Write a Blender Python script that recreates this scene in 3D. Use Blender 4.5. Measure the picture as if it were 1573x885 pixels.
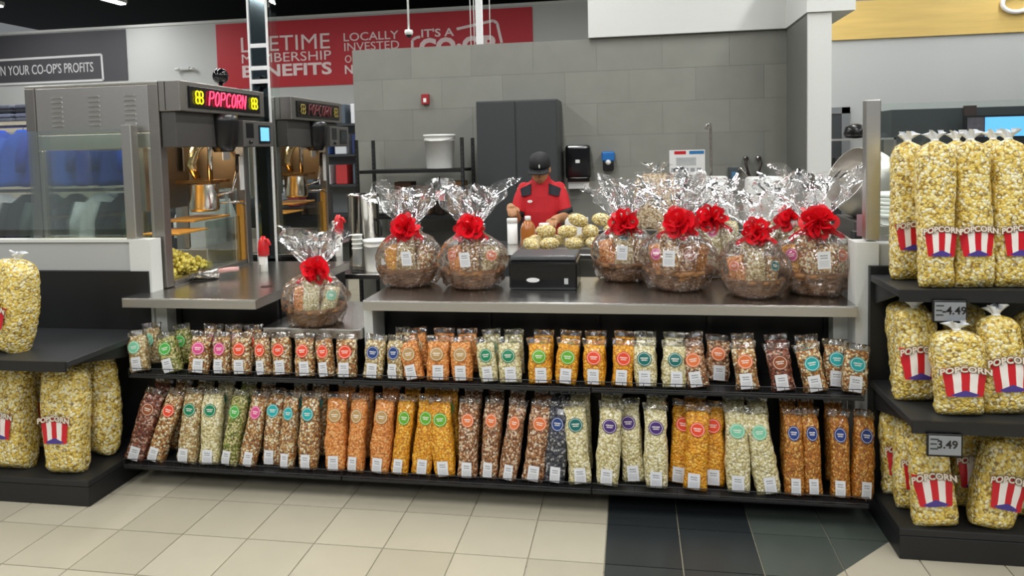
import bpy, math, random
from mathutils import Vector, Matrix, noise
for o in list(bpy.data.objects): bpy.data.objects.remove(o, do_unlink=True)
scene = bpy.context.scene
COL = scene.collection
random.seed(7)
# ---------------------------------------------------------------- camera
F, CX, CY, H = 1115.15, 786.5, 296.67, 1.6478
YAW, PITCH, ROLL = -0.165519, 0.060941, -0.0236688
def _axes():
    cy, sy = math.cos(YAW), math.sin(YAW)
    f = Vector((sy, cy, 0)); r = Vector((cy, -sy, 0)); u = Vector((0, 0, 1))
    cp, sp = math.cos(PITCH), math.sin(PITCH)
    f2 = f*cp - u*sp; u2 = u*cp + f*sp
    cr, sr = math.cos(ROLL), math.sin(ROLL)
    return r*cr + u2*sr, u2*cr - r*sr, f2
AR, AU, AF = _axes()
EYE = Vector((0, 0, H))
cam_d = bpy.data.cameras.new('camera'); cam = bpy.data.objects.new('camera', cam_d); COL.objects.link(cam)
cam_d.sensor_width = 36.0; cam_d.lens = F*36/1573; cam_d.shift_y = -(442.5-CY)/1573; cam_d.shift_x = 0
cam_d.clip_end = 200
m = Matrix.Identity(4)
for i in range(3): m[i][0], m[i][1], m[i][2], m[i][3] = AR[i], AU[i], -AF[i], EYE[i]
cam.matrix_world = m
scene.camera = cam
def ray(x, y): return AR*((x-CX)/F) - AU*((y-CY)/F) + AF
def aty(x, y, Y): d = ray(x, y); return EYE + d*(Y/d.y)
def atz(x, y, Z): d = ray(x, y); return EYE + d*((Z-H)/d.z)
def atx(x, y, X): d = ray(x, y); return EYE + d*(X/d.x)
# ---------------------------------------------------------------- world, exposure, lights
w = bpy.data.worlds.new('world'); scene.world = w; w.use_nodes = True
w.node_tree.nodes['Background'].inputs[0].default_value = (0.78, 0.82, 0.86, 1)
w.node_tree.nodes['Background'].inputs[1].default_value = 0.22
vs = scene.view_settings
vs.view_transform = 'Standard'; vs.look = 'None'; vs.exposure = 0.08; vs.gamma = 1.0; vs.use_curve_mapping = False
FIX_POWER = 56
# ---------------------------------------------------------------- helpers
def lin(c):
    if isinstance(c, str): c = tuple(int(c[i:i+2], 16) for i in (0, 2, 4))
    o = []
    for v in c:
        v = v/255.0
        o.append(v/12.92 if v <= 0.04045 else ((v+0.055)/1.055)**2.4)
    return (o[0], o[1], o[2], 1)
MATS = {}
def mat(name, col='808080', rough=0.5, metal=0.0, bump=0.0, bscale=60, var=0.0, emit=None, estr=0, spec=0.5, coat=0, aniso=None):
    if name in MATS: return MATS[name]
    mt = bpy.data.materials.new(name); mt.use_nodes = True; MATS[name] = mt
    nt = mt.node_tree; b = nt.nodes['Principled BSDF']; c = lin(col)
    b.inputs['Base Color'].default_value = c; b.inputs['Roughness'].default_value = rough
    b.inputs['Metallic'].default_value = metal; b.inputs['Specular IOR Level'].default_value = spec
    b.inputs['Coat Weight'].default_value = coat; b.inputs['Coat Roughness'].default_value = 0.08
    tc = nt.nodes.new('ShaderNodeTexCoord')
    nz = nt.nodes.new('ShaderNodeTexNoise'); nz.inputs['Scale'].default_value = bscale; nz.inputs['Detail'].default_value = 4
    if aniso:
        mp = nt.nodes.new('ShaderNodeMapping'); mp.inputs['Scale'].default_value = aniso
        nt.links.new(tc.outputs['Object'], mp.inputs[0]); nt.links.new(mp.outputs[0], nz.inputs['Vector'])
    else: nt.links.new(tc.outputs['Object'], nz.inputs['Vector'])
    v = var if var else 0.06
    mx = nt.nodes.new('ShaderNodeMix'); mx.data_type = 'RGBA'
    mx.inputs[6].default_value = tuple(x*(1-v) for x in c[:3])+(1,); mx.inputs[7].default_value = tuple(min(1, x*(1+v)) for x in c[:3])+(1,)
    nt.links.new(nz.outputs[0], mx.inputs[0]); nt.links.new(mx.outputs[2], b.inputs['Base Color'])
    if bump:
        bp = nt.nodes.new('ShaderNodeBump'); bp.inputs['Strength'].default_value = bump; bp.inputs['Distance'].default_value = 0.004
        nt.links.new(nz.outputs[0], bp.inputs['Height']); nt.links.new(bp.outputs[0], b.inputs['Normal'])
    if emit:
        b.inputs['Emission Color'].default_value = lin(emit); b.inputs['Emission Strength'].default_value = estr
    return mt
def popcorn_mat(name, cols, scale=75, gap='5a3a18', rings=False, gapw=0.42):
    """packed popcorn seen through a clear bag: voronoi kernels in several colours with dark gaps"""
    if name in MATS: return MATS[name]
    mt = bpy.data.materials.new(name); mt.use_nodes = True; MATS[name] = mt
    nt = mt.node_tree; N = nt.nodes.new; L = nt.links.new; b = nt.nodes['Principled BSDF']
    tc = N('ShaderNodeTexCoord')
    oi = N('ShaderNodeObjectInfo')
    ad = N('ShaderNodeVectorMath'); ad.operation = 'MULTIPLY_ADD'
    cb = N('ShaderNodeCombineXYZ')
    for i in range(3): L(oi.outputs['Random'], cb.inputs[i])
    ad.inputs[1].default_value = (7, 5, 9)
    L(cb.outputs[0], ad.inputs[0]); L(tc.outputs['Object'], ad.inputs[2])
    nz = N('ShaderNodeTexNoise'); nz.inputs['Scale'].default_value = scale*0.9; L(ad.outputs[0], nz.inputs['Vector'])
    wv = N('ShaderNodeVectorMath'); wv.operation = 'MULTIPLY_ADD'; wv.inputs[1].default_value = (0.012,)*3
    L(nz.outputs['Color'], wv.inputs[0]); L(ad.outputs[0], wv.inputs[2])
    vo = N('ShaderNodeTexVoronoi'); vo.inputs['Scale'].default_value = scale; L(wv.outputs[0], vo.inputs['Vector'])
    sep = N('ShaderNodeSeparateColor'); L(vo.outputs['Color'], sep.inputs[0])
    cr = N('ShaderNodeValToRGB'); cr.color_ramp.interpolation = 'CONSTANT'
    els = cr.color_ramp.elements
    n = len(cols)
    els[0].position = 0; els[0].color = lin(cols[0])
    els[1].position = 1.0/n; els[1].color = lin(cols[1 % n])
    for i in range(2, n):
        e = els.new(i/n); e.color = lin(cols[i])
    L(sep.outputs[0], cr.inputs[0])
    gr = N('ShaderNodeValToRGB'); gr.color_ramp.elements[0].position = gapw; gr.color_ramp.elements[0].color = (0, 0, 0, 1)
    gr.color_ramp.elements[1].position = gapw+0.38; gr.color_ramp.elements[1].color = (1, 1, 1, 1)
    L(vo.outputs['Distance'], gr.inputs[0])
    mx = N('ShaderNodeMix'); mx.data_type = 'RGBA'; mx.inputs[7].default_value = lin(gap)
    L(gr.outputs[0], mx.inputs[0]); L(cr.outputs[0], mx.inputs[6])
    col = mx.outputs[2]
    if rings:   # scattered brown printed curls on the bag film
        v2 = N('ShaderNodeTexVoronoi'); v2.inputs['Scale'].default_value = 25; L(wv.outputs[0], v2.inputs['Vector'])
        r2 = N('ShaderNodeValToRGB'); e = r2.color_ramp.elements
        e[0].position = 0.20; e[0].color = (0, 0, 0, 1); e[1].position = 0.36; e[1].color = (0, 0, 0, 1)
        k = e.new(0.27); k.color = (1, 1, 1, 1)
        L(v2.outputs['Distance'], r2.inputs[0])
        m2 = N('ShaderNodeMix'); m2.data_type = 'RGBA'; m2.inputs[7].default_value = lin('6a4a10')
        ml = N('ShaderNodeMath'); ml.operation = 'MULTIPLY'; ml.inputs[1].default_value = 0.85
        L(r2.outputs[0], ml.inputs[0]); L(ml.outputs[0], m2.inputs[0]); L(col, m2.inputs[6]); col = m2.outputs[2]
    L(col, b.inputs['Base Color'])
    iv = N('ShaderNodeMath'); iv.operation = 'SUBTRACT'; iv.inputs[0].default_value = 1; L(vo.outputs['Distance'], iv.inputs[1])
    bp = N('ShaderNodeBump'); bp.inputs['Strength'].default_value = 0.7; bp.inputs['Distance'].default_value = 0.008
    L(iv.outputs[0], bp.inputs['Height']); L(bp.outputs[0], b.inputs['Normal'])
    b.inputs['Roughness'].default_value = 0.45; b.inputs['Coat Weight'].default_value = 0.35; b.inputs['Coat Roughness'].default_value = 0.12
    return mt
def film_mat(name, tint='ffffff', base=0.05, rough=0.06, gain=1.0, haze=0.0):
    if name in MATS: return MATS[name]
    mt = bpy.data.materials.new(name); mt.use_nodes = True; MATS[name] = mt
    nt = mt.node_tree; N = nt.nodes.new; L = nt.links.new
    for n in list(nt.nodes): nt.nodes.remove(n)
    out = N('ShaderNodeOutputMaterial'); mix = N('ShaderNodeMixShader'); tr = N('ShaderNodeBsdfTransparent'); gl = N('ShaderNodeBsdfGlossy')
    tr.inputs[0].default_value = lin(tint); gl.inputs['Roughness'].default_value = rough; gl.inputs['Color'].default_value = (1, 1, 1, 1)
    fr = N('ShaderNodeFresnel'); fr.inputs[0].default_value = 1.5
    tc = N('ShaderNodeTexCoord'); nz = N('ShaderNodeTexNoise'); nz.inputs['Scale'].default_value = 28; nz.inputs['Detail'].default_value = 3
    L(tc.outputs['Object'], nz.inputs['Vector'])
    bp = N('ShaderNodeBump'); bp.inputs['Strength'].default_value = 0.55; bp.inputs['Distance'].default_value = 0.01
    L(nz.outputs[0], bp.inputs['Height']); L(bp.outputs[0], gl.inputs['Normal']); L(bp.outputs[0], fr.inputs['Normal'])
    ma = N('ShaderNodeMath'); ma.operation = 'MULTIPLY_ADD'; ma.inputs[1].default_value = gain; ma.inputs[2].default_value = base; ma.use_clamp = True
    L(fr.outputs[0], ma.inputs[0]); L(ma.outputs[0], mix.inputs[0]); L(tr.outputs[0], mix.inputs[1]); L(gl.outputs[0], mix.inputs[2])
    if haze:   # cellophane is faintly milky
        df = N('ShaderNodeBsdfTranslucent'); d2 = N('ShaderNodeBsdfDiffuse'); mm = N('ShaderNodeMixShader'); m3 = N('ShaderNodeMixShader'); m3.inputs[0].default_value = haze
        df.inputs[0].default_value = d2.inputs[0].default_value = (0.95, 0.96, 0.97, 1); L(bp.outputs[0], d2.inputs['Normal'])
        L(df.outputs[0], mm.inputs[1]); L(d2.outputs[0], mm.inputs[2]); L(mix.outputs[0], m3.inputs[1]); L(mm.outputs[0], m3.inputs[2]); L(m3.outputs[0], out.inputs[0])
    else: L(mix.outputs[0], out.inputs[0])
    return mt
def print_mat(name, bg, kind):
    """flat print driven by UV: round stickers, price labels, striped carton"""
    if name in MATS: return MATS[name]
    mt = bpy.data.materials.new(name); mt.use_nodes = True; MATS[name] = mt
    nt = mt.node_tree; N = nt.nodes.new; L = nt.links.new; b = nt.nodes['Principled BSDF']
    b.inputs['Roughness'].default_value = 0.35
    uv = N('ShaderNodeUVMap'); sp = N('ShaderNodeSeparateXYZ'); L(uv.outputs[0], sp.inputs[0])
    def M(op, a, c=None, clamp=False):
        n = N('ShaderNodeMath'); n.operation = op; n.use_clamp = clamp
        for i, v in enumerate((a, c)):
            if v is None: continue
            if isinstance(v, (int, float)): n.inputs[i].default_value = v
            else: L(v, n.inputs[i])
        return n.outputs[0]
    def band(v, lo, hi): return M('MULTIPLY', M('GREATER_THAN', v, lo), M('LESS_THAN', v, hi))
    def mixc(f, a, c):
        n = N('ShaderNodeMix'); n.data_type = 'RGBA'
        L(f, n.inputs[0])
        for i, v in ((6, a), (7, c)):
            if isinstance(v, tuple): n.inputs[i].default_value = v
            else: L(v, n.inputs[i])
        return n.outputs[2]
    X, Y = sp.outputs[0], sp.outputs[1]
    if kind == 'sticker':
        dx = M('SUBTRACT', X, 0.5); dy = M('SUBTRACT', Y, 0.5)
        r = M('SQRT', M('ADD', M('MULTIPLY', dx, dx), M('MULTIPLY', dy, dy)))
        ring = M('MULTIPLY', band(r, 0.40, 0.435), 0.75)
        nz = N('ShaderNodeTexNoise'); nz.inputs['Scale'].default_value = 38; L(uv.outputs[0], nz.inputs['Vector'])
        t = M('GREATER_THAN', nz.outputs[0], 0.47)
        ln = M('ADD', M('MULTIPLY', band(Y, 0.52, 0.61), band(X, 0.24, 0.76)), M('MULTIPLY', band(Y, 0.39, 0.47), band(X, 0.30, 0.70)))
        f = M('ADD', ring, M('MULTIPLY', ln, t), True)
        L(mixc(f, lin(bg), lin('f4efe6')), b.inputs['Base Color'])
    elif kind == 'label':
        nz = N('ShaderNodeTexNoise'); nz.inputs['Scale'].default_value = 30; L(uv.outputs[0], nz.inputs['Vector'])
        t = M('GREATER_THAN', nz.outputs[0], 0.48)
        ln = M('MULTIPLY', M('ADD', band(Y, 0.72, 0.80), band(Y, 0.58, 0.65)), band(X, 0.22, 0.78))
        l2 = M('MULTIPLY', M('MULTIPLY', M('GREATER_THAN', M('FRACT', M('MULTIPLY', Y, 11)), 0.55), band(Y, 0.12, 0.46)), band(X, 0.14, 0.86))
        f = M('MULTIPLY', M('ADD', ln, M('MULTIPLY', l2, 0.6), True), t)
        L(mixc(f, lin('e2e4e8'), lin('50565e')), b.inputs['Base Color'])
    elif kind == 'carton':
        st = M('GREATER_THAN', M('FRACT', M('MULTIPLY', X, 2.5)), 0.5)
        c = mixc(st, lin('cc1626'), lin('f2ece6'))
        dx = M('ABSOLUTE', M('SUBTRACT', X, 0.5))
        dia = M('LESS_THAN', M('ADD', M('MULTIPLY', dx, 0.42), M('ABSOLUTE', M('SUBTRACT', Y, 0.06))), 0.17)
        c = mixc(dia, c, lin('4a3a8c'))
        L(c, b.inputs['Base Color'])
    return mt
class MB:
    def __init__(s): s.v = []; s.f = []; s.uv = None
    def quad(s, a, b, c, d):
        n = len(s.v); s.v += [tuple(a), tuple(b), tuple(c), tuple(d)]; s.f.append((n, n+1, n+2, n+3)); return s
    def box(s, x0, x1, y0, y1, z0, z1, bev=0.0):
        n = len(s.v)
        if bev <= 0:
            s.v += [(x, y, z) for z in (z0, z1) for y in (y0, y1) for x in (x0, x1)]
            s.f += [(n, n+2, n+3, n+1), (n+4, n+5, n+7, n+6), (n, n+1, n+5, n+4), (n+2, n+6, n+7, n+3), (n, n+4, n+6, n+2), (n+1, n+3, n+7, n+5)]
        else:   # chamfered vertical edges and top
            b = min(bev, (x1-x0)/2.01, (y1-y0)/2.01, (z1-z0)/2.01)
            def ring(z, i): return [(x0+b+i, y0+i, z), (x1-b-i, y0+i, z), (x1-i, y0+b+i, z), (x1-i, y1-b-i, z), (x1-b-i, y1-i, z), (x0+b+i, y1-i, z), (x0+i, y1-b-i, z), (x0+i, y0+b+i, z)]
            R = [ring(z0, b*.7), ring(z0+b, 0), ring(z1-b, 0), ring(z1, b*.7)]
            for r in R: s.v += r
            for k in range(3):
                for j in range(8):
                    a = n+k*8+j; c = n+k*8+(j+1) % 8; s.f.append((a, c, c+8, a+8))
            s.f.append(tuple(n+7-j for j in range(8))); s.f.append(tuple(n+24+j for j in range(8)))
        return s
    def loft(s, rings, cap=True, closed=True):
        n = len(s.v); k = len(rings[0])
        for r in rings: s.v += [tuple(p) for p in r]
        for i in range(len(rings)-1):
            for j in range(k if closed else k-1):
                a = n+i*k+j; b = n+i*k+(j+1) % k; s.f.append((a, b, b+k, a+k))
        if cap and closed:
            s.f.append(tuple(n+k-1-j for j in range(k))); e = n+(len(rings)-1)*k; s.f.append(tuple(e+j for j in range(k)))
        return s
    def lathe(s, prof, seg=20, c=(0, 0, 0), cap=True):
        return s.loft([[(c[0]+r*math.cos(2*math.pi*j/seg), c[1]+r*math.sin(2*math.pi*j/seg), c[2]+z) for j in range(seg)] for r, z in prof], cap)
    def tube(s, path, r, seg=8, cap=True):
        path = [Vector(p) for p in path]; rs = r if isinstance(r, (list, tuple)) else [r]*len(path)
        rings = []; prev = None
        for i, p in enumerate(path):
            t = (path[min(i+1, len(path)-1)]-path[max(i-1, 0)]).normalized()
            if prev is None:
                a = Vector((0, 0, 1)) if abs(t.z) < .9 else Vector((1, 0, 0)); u = t.cross(a).normalized()
            else: u = (prev-t*prev.dot(t)).normalized()
            prev = u; q = t.cross(u)
            rings.append([p+(u*math.cos(2*math.pi*j/seg)+q*math.sin(2*math.pi*j/seg))*rs[i] for j in range(seg)])
        return s.loft(rings, cap)
    def ball(s, c, rx, ry=None, rz=None, seg=14, rows=9):
        ry = ry or rx; rz = rz or rx
        return s.loft([[(c[0]+rx*math.sin(a)*math.cos(2*math.pi*j/seg), c[1]+ry*math.sin(a)*math.sin(2*math.pi*j/seg), c[2]-rz*math.cos(a)) for j in range(seg)] for a in [0.06+(math.pi-0.12)*i/(rows-1) for i in range(rows)]])
    def mesh(s, name):
        me = bpy.data.meshes.new(name); me.from_pydata(s.v, [], s.f); me.update(); return me
    def build(s, name, material, parent=None, smooth=False, loc=None, rot=None):
        return put(name, s.mesh(name), material, parent, smooth, loc, rot)
def put(name, me, material, parent=None, smooth=False, loc=None, rot=None):
    o = bpy.data.objects.new(name, me); COL.objects.link(o)
    if len(me.materials) == 0: me.materials.append(material)
    elif me.materials[0] != material:
        o.material_slots[0].link = 'OBJECT'; o.material_slots[0].material = material
    if smooth:
        for p in me.polygons: p.use_smooth = True
    if parent: o.parent = parent
    if loc is not None: o.location = loc
    if rot is not None: o.rotation_euler = rot
    return o
def thing(name, label, cat, loc=(0, 0, 0), rot=(0, 0, 0), group=None):
    o = bpy.data.objects.new(name, None); COL.objects.link(o); o.empty_display_size = 0.05
    o.location = loc; o.rotation_euler = rot; return tag(o, label, cat, group)
def tag(o, label, cat, group=None):
    o['label'] = label; o['category'] = cat
    if group: o['group'] = group
    return o
def struct(o): o['kind'] = 'structure'; return o
def bevel(o, w=0.004, seg=2):
    b = o.modifiers.new('bevel', 'BEVEL'); b.width = w; b.segments = seg; b.limit_method = 'ANGLE'; return o
def text_mesh(body, size, extrude=0.004, bold=0.0, shear=0.0, align='LEFT', spacing=1.0):
    c = bpy.data.curves.new('lettering', 'FONT'); c.body = body; c.size = size; c.extrude = extrude; c.offset = bold; c.shear = shear
    c.align_x = align; c.resolution_u = 3; c.space_character = spacing
    o = bpy.data.objects.new('tmp_text', c); COL.objects.link(o)
    dg = bpy.context.evaluated_depsgraph_get(); dg.update()
    me = bpy.data.meshes.new_from_object(o.evaluated_get(dg)); bpy.data.objects.remove(o, do_unlink=True); bpy.data.curves.remove(c)
    return me
def fit_text(body, x0, x1, z0, z1, Y, material, parent, extrude=0.01, bold=0.0, shear=0.0):
    """lettering standing on a wall that faces the aisle, fitted to a box"""
    me = text_mesh(body, 1.0, extrude, bold, shear)
    xs = [v.co.x for v in me.vertices]; ys = [v.co.y for v in me.vertices]
    a, b, c, d = min(xs), max(xs), min(ys), max(ys)
    for v in me.vertices:
        x, y, z = v.co
        v.co = (x0+(x-a)/(b-a)*(x1-x0), Y-(z+extrude)*0.5, z0+(y-c)/(d-c)*(z1-z0))
    return put('lettering', me, material, parent)
M_STEEL = mat('brushed_steel', 'c6c4c0', 0.36, 1.0, 0.05, 30, 0.10, aniso=(1, 1, 14))
M_STEELD = mat('dark_steel', 'a09c98', 0.38, 1.0, 0.04, 30, 0.12, aniso=(1, 1, 12))
M_TOP = mat('counter_steel', 'bebcb8', 0.26, 1.0, 0.04, 40, 0.08, aniso=(2, 16, 2))
M_BLACK = mat('black_metal', '17181a', 0.45, 0.0, 0.05, 90)
M_BLKP = mat('black_plastic', '121214', 0.3)
M_WHITE = mat('white_paint', 'd6d8d4', 0.6, 0, 0.03, 80, 0.03)
M_WPLAS = mat('white_plastic', 'eceeea', 0.4)
M_PAPER = mat('white_paper', 'e8e8e6', 0.7)
M_GREY = mat('grey_paint', 'b9bcbb', 0.7, 0, 0.02, 50, 0.03)
M_DGREY = mat('charcoal_panel', '34383a', 0.5, 0, 0.03, 60)
M_RED = mat('red_plastic', 'c81a22', 0.35)
M_RIB = mat('red_ribbon', 'ec1e2e', 0.28, 0, 0, 40, 0.1, coat=0.3)
M_FILM = film_mat('cellophane', 'ffffff', 0.02, 0.11, 1.5, 0.022)
M_FILMB = film_mat('bag_film', 'ffffff', 0.10, 0.12, 1.2)
def glass_mat():
    g = film_mat("clear_glass", "fafefc", 0.0, 0.0, 0.6)
    for n in g.node_tree.nodes:
        if n.type == 'BUMP': n.inputs['Strength'].default_value = 0.0
    return g
M_GLASS = glass_mat()
# ================================================================ SETTING
T = 0.305; TX0 = -2.2663; TY0 = 3.4037
def floor_base_mat():
    mt = mat('floor_grout', '76726a', 0.7); return mt
def far_floor_mat():
    mt = bpy.data.materials.new('far_floor_tiles'); mt.use_nodes = True; nt = mt.node_tree; b = nt.nodes['Principled BSDF']
    br = nt.nodes.new('ShaderNodeTexBrick'); br.offset = 0; br.inputs['Scale'].default_value = 1; br.inputs['Brick Width'].default_value = T; br.inputs['Row Height'].default_value = T
    br.inputs['Mortar Size'].default_value = 0.003; br.inputs['Color1'].default_value = lin('b2ac98'); br.inputs['Color2'].default_value = lin('ada793'); br.inputs['Mortar'].default_value = lin('6c6860')
    tc = nt.nodes.new('ShaderNodeTexCoord'); nt.links.new(tc.outputs['Object'], br.inputs['Vector']); nt.links.new(br.outputs[0], b.inputs['Base Color']); b.inputs['Roughness'].default_value = 0.4
    return mt
floor = struct(MB().box(-16, 12, -8, 26, -0.10, -0.006).build('floor', far_floor_mat()))
M_TL = [mat('light_tile_%d' % i, c, 0.36, 0, 0.02, 9, 0.05) for i, c in enumerate(('b4ae9a', 'afa995', 'b8b29e'))]
M_TD = [mat('charcoal_tile_%d' % i, c, 0.34, 0, 0.03, 9, 0.12) for i, c in enumerate(('2a2f31', '2e3334', '272b2e'))]
M_TG = [mat('green_grey_tile_%d' % i, c, 0.34, 0, 0.03, 9, 0.10) for i, c in enumerate(('4a524c', '4e5650'))]
def clip(poly, a, b, c):   # keep a*x+b*y >= c
    out = []
    for i in range(len(poly)):
        p, q = poly[i], poly[(i+1) % len(poly)]; dp, dq = a*p[0]+b*p[1]-c, a*q[0]+b*q[1]-c
        if dp >= 0: out.append(p)
        if dp*dq < 0:
            t = dp/(dp-dq); out.append((p[0]+(q[0]-p[0])*t, p[1]+(q[1]-p[1])*t))
    return out
def tile(poly, material):
    if len(poly) < 3: return
    cx = sum(p[0] for p in poly)/len(poly); cy = sum(p[1] for p in poly)/len(poly)
    b = MB(); sh = 0.004
    top = [(p[0]-cx, p[1]-cy, 0) for p in poly]; bot = [(p[0]-cx, p[1]-cy, -0.008) for p in poly]
    b.loft([bot, top])
    o = b.build('floor_tile', material, floor, loc=(cx, cy, 0)); return o
for k in range(-7, 15):
    for r in range(-3, 7):
        x0, y0 = TX0+k*T+0.0026, TY0-r*T-T+0.0026; x1, y1 = x0+T-0.0052, y0+T-0.0052
        if x0 < -3.9 and y0 > 2.9: continue
        P = [(x0, y0), (x1, y0), (x1, y1), (x0, y1)]
        if k < 7: tile(P, random.choice(M_TL)); continue
        # dark walkway with a 45 degree edge towards the right-hand shelving
        D = -2.08
        dark = clip(P, -1, 1, -D); light = clip(P, 1, -1, D)
        dm = random.choice(M_TD) if k < 9 else random.choice(M_TG)
        if len(dark) >= 3: tile(dark, dm)
        if len(light) >= 3 and (k >= 9): tile(light, random.choice(M_TL))
        elif len(light) >= 3 and k < 9: tile(light, dm)
# back wall of the booth: grey stone-look tiles
YW = 6.9
wx0, wx1, wz = -2.72, 1.44, 2.655
wall_back = struct(MB().box(wx0, wx1, YW, YW+0.15, 0, wz).build('wall_back', mat('tile_grout', '7a7a73', 0.8)))
tm = [mat('stone_tile_%d' % i, c, 0.55, 0, 0.05, 7, 0.09) for i, c in enumerate(('81827b', '84857d', '7f8079', '86877f'))]
tw, th = 0.60, 0.30; wall_tiles = {}
row = 0; z = wz
while z > 0.75:
    z0 = max(z-th, 0.0); off = (row % 2)*0.3; x = wx0-off
    while x < wx1:
        a, b = max(x, wx0)+0.0007, min(x+tw, wx1)-0.0007
        if b-a > 0.02: MB().box(a, b, YW-0.006, YW, z0+0.0007, z-0.0007).build('wall_tile', random.choice(tm), wall_back)
        x += tw
    z = z0; row += 1
# return wall on the right with a white end, and the white bulkhead above
wall_right = struct(MB().box(1.44, 1.545, 6.12, 7.05, 0, 2.66).build('wall_right', mat('return_wall_grey', '6e6f6a', 0.6, 0, 0.04, 7, 0.08)))
struct(MB().box(1.375, 1.55, 6.08, 6.12, 0, 2.655).build('trim_1', M_WHITE))
struct(MB().box(1.375, 1.44, 6.12, 6.89, 0, 2.655).build('trim_2', mat('return_wall_grey', '6e6f6a', 0.6)))
struct(MB().box(-0.39, 1.70, 6.84, 7.2, 2.66, 3.4).build('trim_3', M_WHITE))
struct(MB().box(1.36, 1.72, 6.06, 6.84, 2.66, 3.4).build('trim_4', M_WHITE))
# far store walls
YL, YR = 13.0, 10.0
wl = struct(MB().box(-16, 1.4, YL, YL+0.2, 0, 4.22).build('wall_left', M_GREY))
struct(MB().box(-16, 1.4, YL-0.03, YL, 4.19, 4.24).build('trim_5', mat('light_trim', 'c8cac8', 0.5)))
wr = struct(MB().box(1.4, 11, YR, YR+0.2, 0, 5.2).build('wall_far_right', M_GREY))
struct(MB().box(-16, 12, -8, 26, 5.2, 5.3).build('ceiling', mat('ceiling_black', '1b1e20', 0.8)))
struct(MB().box(-16, 12, 25, 25.2, 0, 5.2).build('wall_rear_store', mat('ceiling_black', '1b1e20', 0.8)))
# ---- banners
M_WTXT = mat('banner_white', 'ecd8d8', 0.6); M_LTXT = mat('banner_grey_text', 'd2d2d4', 0.6)
def wall_rect(x0, y0, x1, y1, Y):   # pixel corners -> wall rectangle
    a = aty(x0, y0, Y); b = aty(x1, y1, Y); return a.x, b.x, b.z, a.z
rb = thing('wall_banner', 'long red banner with white membership lettering high on the far wall', 'banner', (0, YL, 0))
rx0, rx1 = aty(333, 60, YL).x, aty(818, 30, YL).x
MB().box(rx0, rx1, -0.02, 0, 2.92, 4.16).build('panel', mat('banner_red', 'b6202c', 0.55), rb)
def line(body, xa, ya, xb, yb, h, mt, parent, bold=0.0, shear=0):
    a = aty(xa, ya, YL); b = aty(xb, yb, YL)
    return fit_text(body, a.x, b.x, a.z, a.z+h*YL/F, -0.022, mt, parent, 0.008, bold, shear)
line('LIFETIME', 372, 81, 508, 76, 24, M_WTXT, rb, 0.0)
line('MEMBERSHIP', 373, 98, 510, 92, 15, M_WTXT, rb)
line('BENEFITS', 374, 120, 511, 115, 20, M_WTXT, rb, 0.03)
line('LOCALLY', 529, 64, 613, 60, 13, M_WTXT, rb, 0.006)
line('INVESTED', 530, 79, 614, 74, 13, M_WTXT, rb)
line('O', 531, 97, 541, 97, 12, M_WTXT, rb); line('N', 531, 114, 543, 114, 14, M_WTXT, rb, 0.02)
line("IT'S A", 648, 58, 698, 51, 13, M_WTXT, rb, 0.02)
line('CO·OP', 645, 89, 762, 79, 30, M_WTXT, rb, 0.05)
def frame_line(pts, Y, mt, parent, r=0.025):
    b = MB()
    for i in range(len(pts)-1):
        p, q = aty(*pts[i], Y), aty(*pts[i+1], Y); d = (q-p).normalized(); n = Vector((-d.z, 0, d.x))*r
        b.quad(p-n-Vector((0, Y+0.026, 0)), q-n-Vector((0, Y+0.026, 0)), q+n-Vector((0, Y+0.026, 0)), p+n-Vector((0, Y+0.026, 0)))
        b.quad(p-n-Vector((0, Y+0.02, 0)), p+n-Vector((0, Y+0.02, 0)), q+n-Vector((0, Y+0.02, 0)), q-n-Vector((0, Y+0.02, 0)))
    return b.build('outline', mt, parent)
frame_line([(634, 82), (634, 62), (640, 58), (646, 57)], YL, M_WTXT, rb); frame_line([(702, 45), (758, 32), (764, 36), (771, 66)], YL, M_WTXT, rb)
db = thing('wall_banner', 'dark grey banner with framed white lettering at far left', 'banner', (0, YL, 0))
MB().box(-15.9, aty(194, 60, YL).x, -0.02, 0, 3.18, 4.17).build('panel', mat('banner_charcoal', '46464b', 0.6), db)
a = aty(0, 117, YL); b = aty(145, 110, YL)
fit_text("IN YOUR CO-OP'S PROFITS", a.x, b.x, a.z, a.z+17*YL/F, -0.022, M_LTXT, db, 0.006)
frame_line([(0, 93), (157, 84), (160, 123), (0, 130)], YL, M_LTXT, db, 0.022)
gb = thing('wall_banner', 'golden wood-look banner with white script letter above the right wall', 'banner', (0, YR, 0))
a = aty(1275, 63, YR)
MB().box(1.45, 11, -0.03, 0, 2.94, 3.42).build('panel', mat('gold_wood', 'd2b468', 0.55, 0, 0.05, 3, 0.22, aniso=(0.4, 1, 5)), gb)
MB().box(1.45, 11, -0.028, 0, 3.42, 4.2).build('upper_panel', mat('taupe_wood', '8a8078', 0.6, 0, 0.05, 3, 0.2, aniso=(0.4, 1, 5)), gb)
s = MB(); c = aty(1555, 6, YR)
s.tube([(c.x+0.16*math.cos(t)*1.0+0.02, -0.06, c.z+0.11*math.sin(t)) for t in [0.9+i*0.35 for i in range(15)]]+[(c.x+0.30, -0.06, c.z+0.30)], 0.028, 8)
s.build('script_letter', mat('sign_white', 'f2f2f2', 0.4), gb, True)
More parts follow.
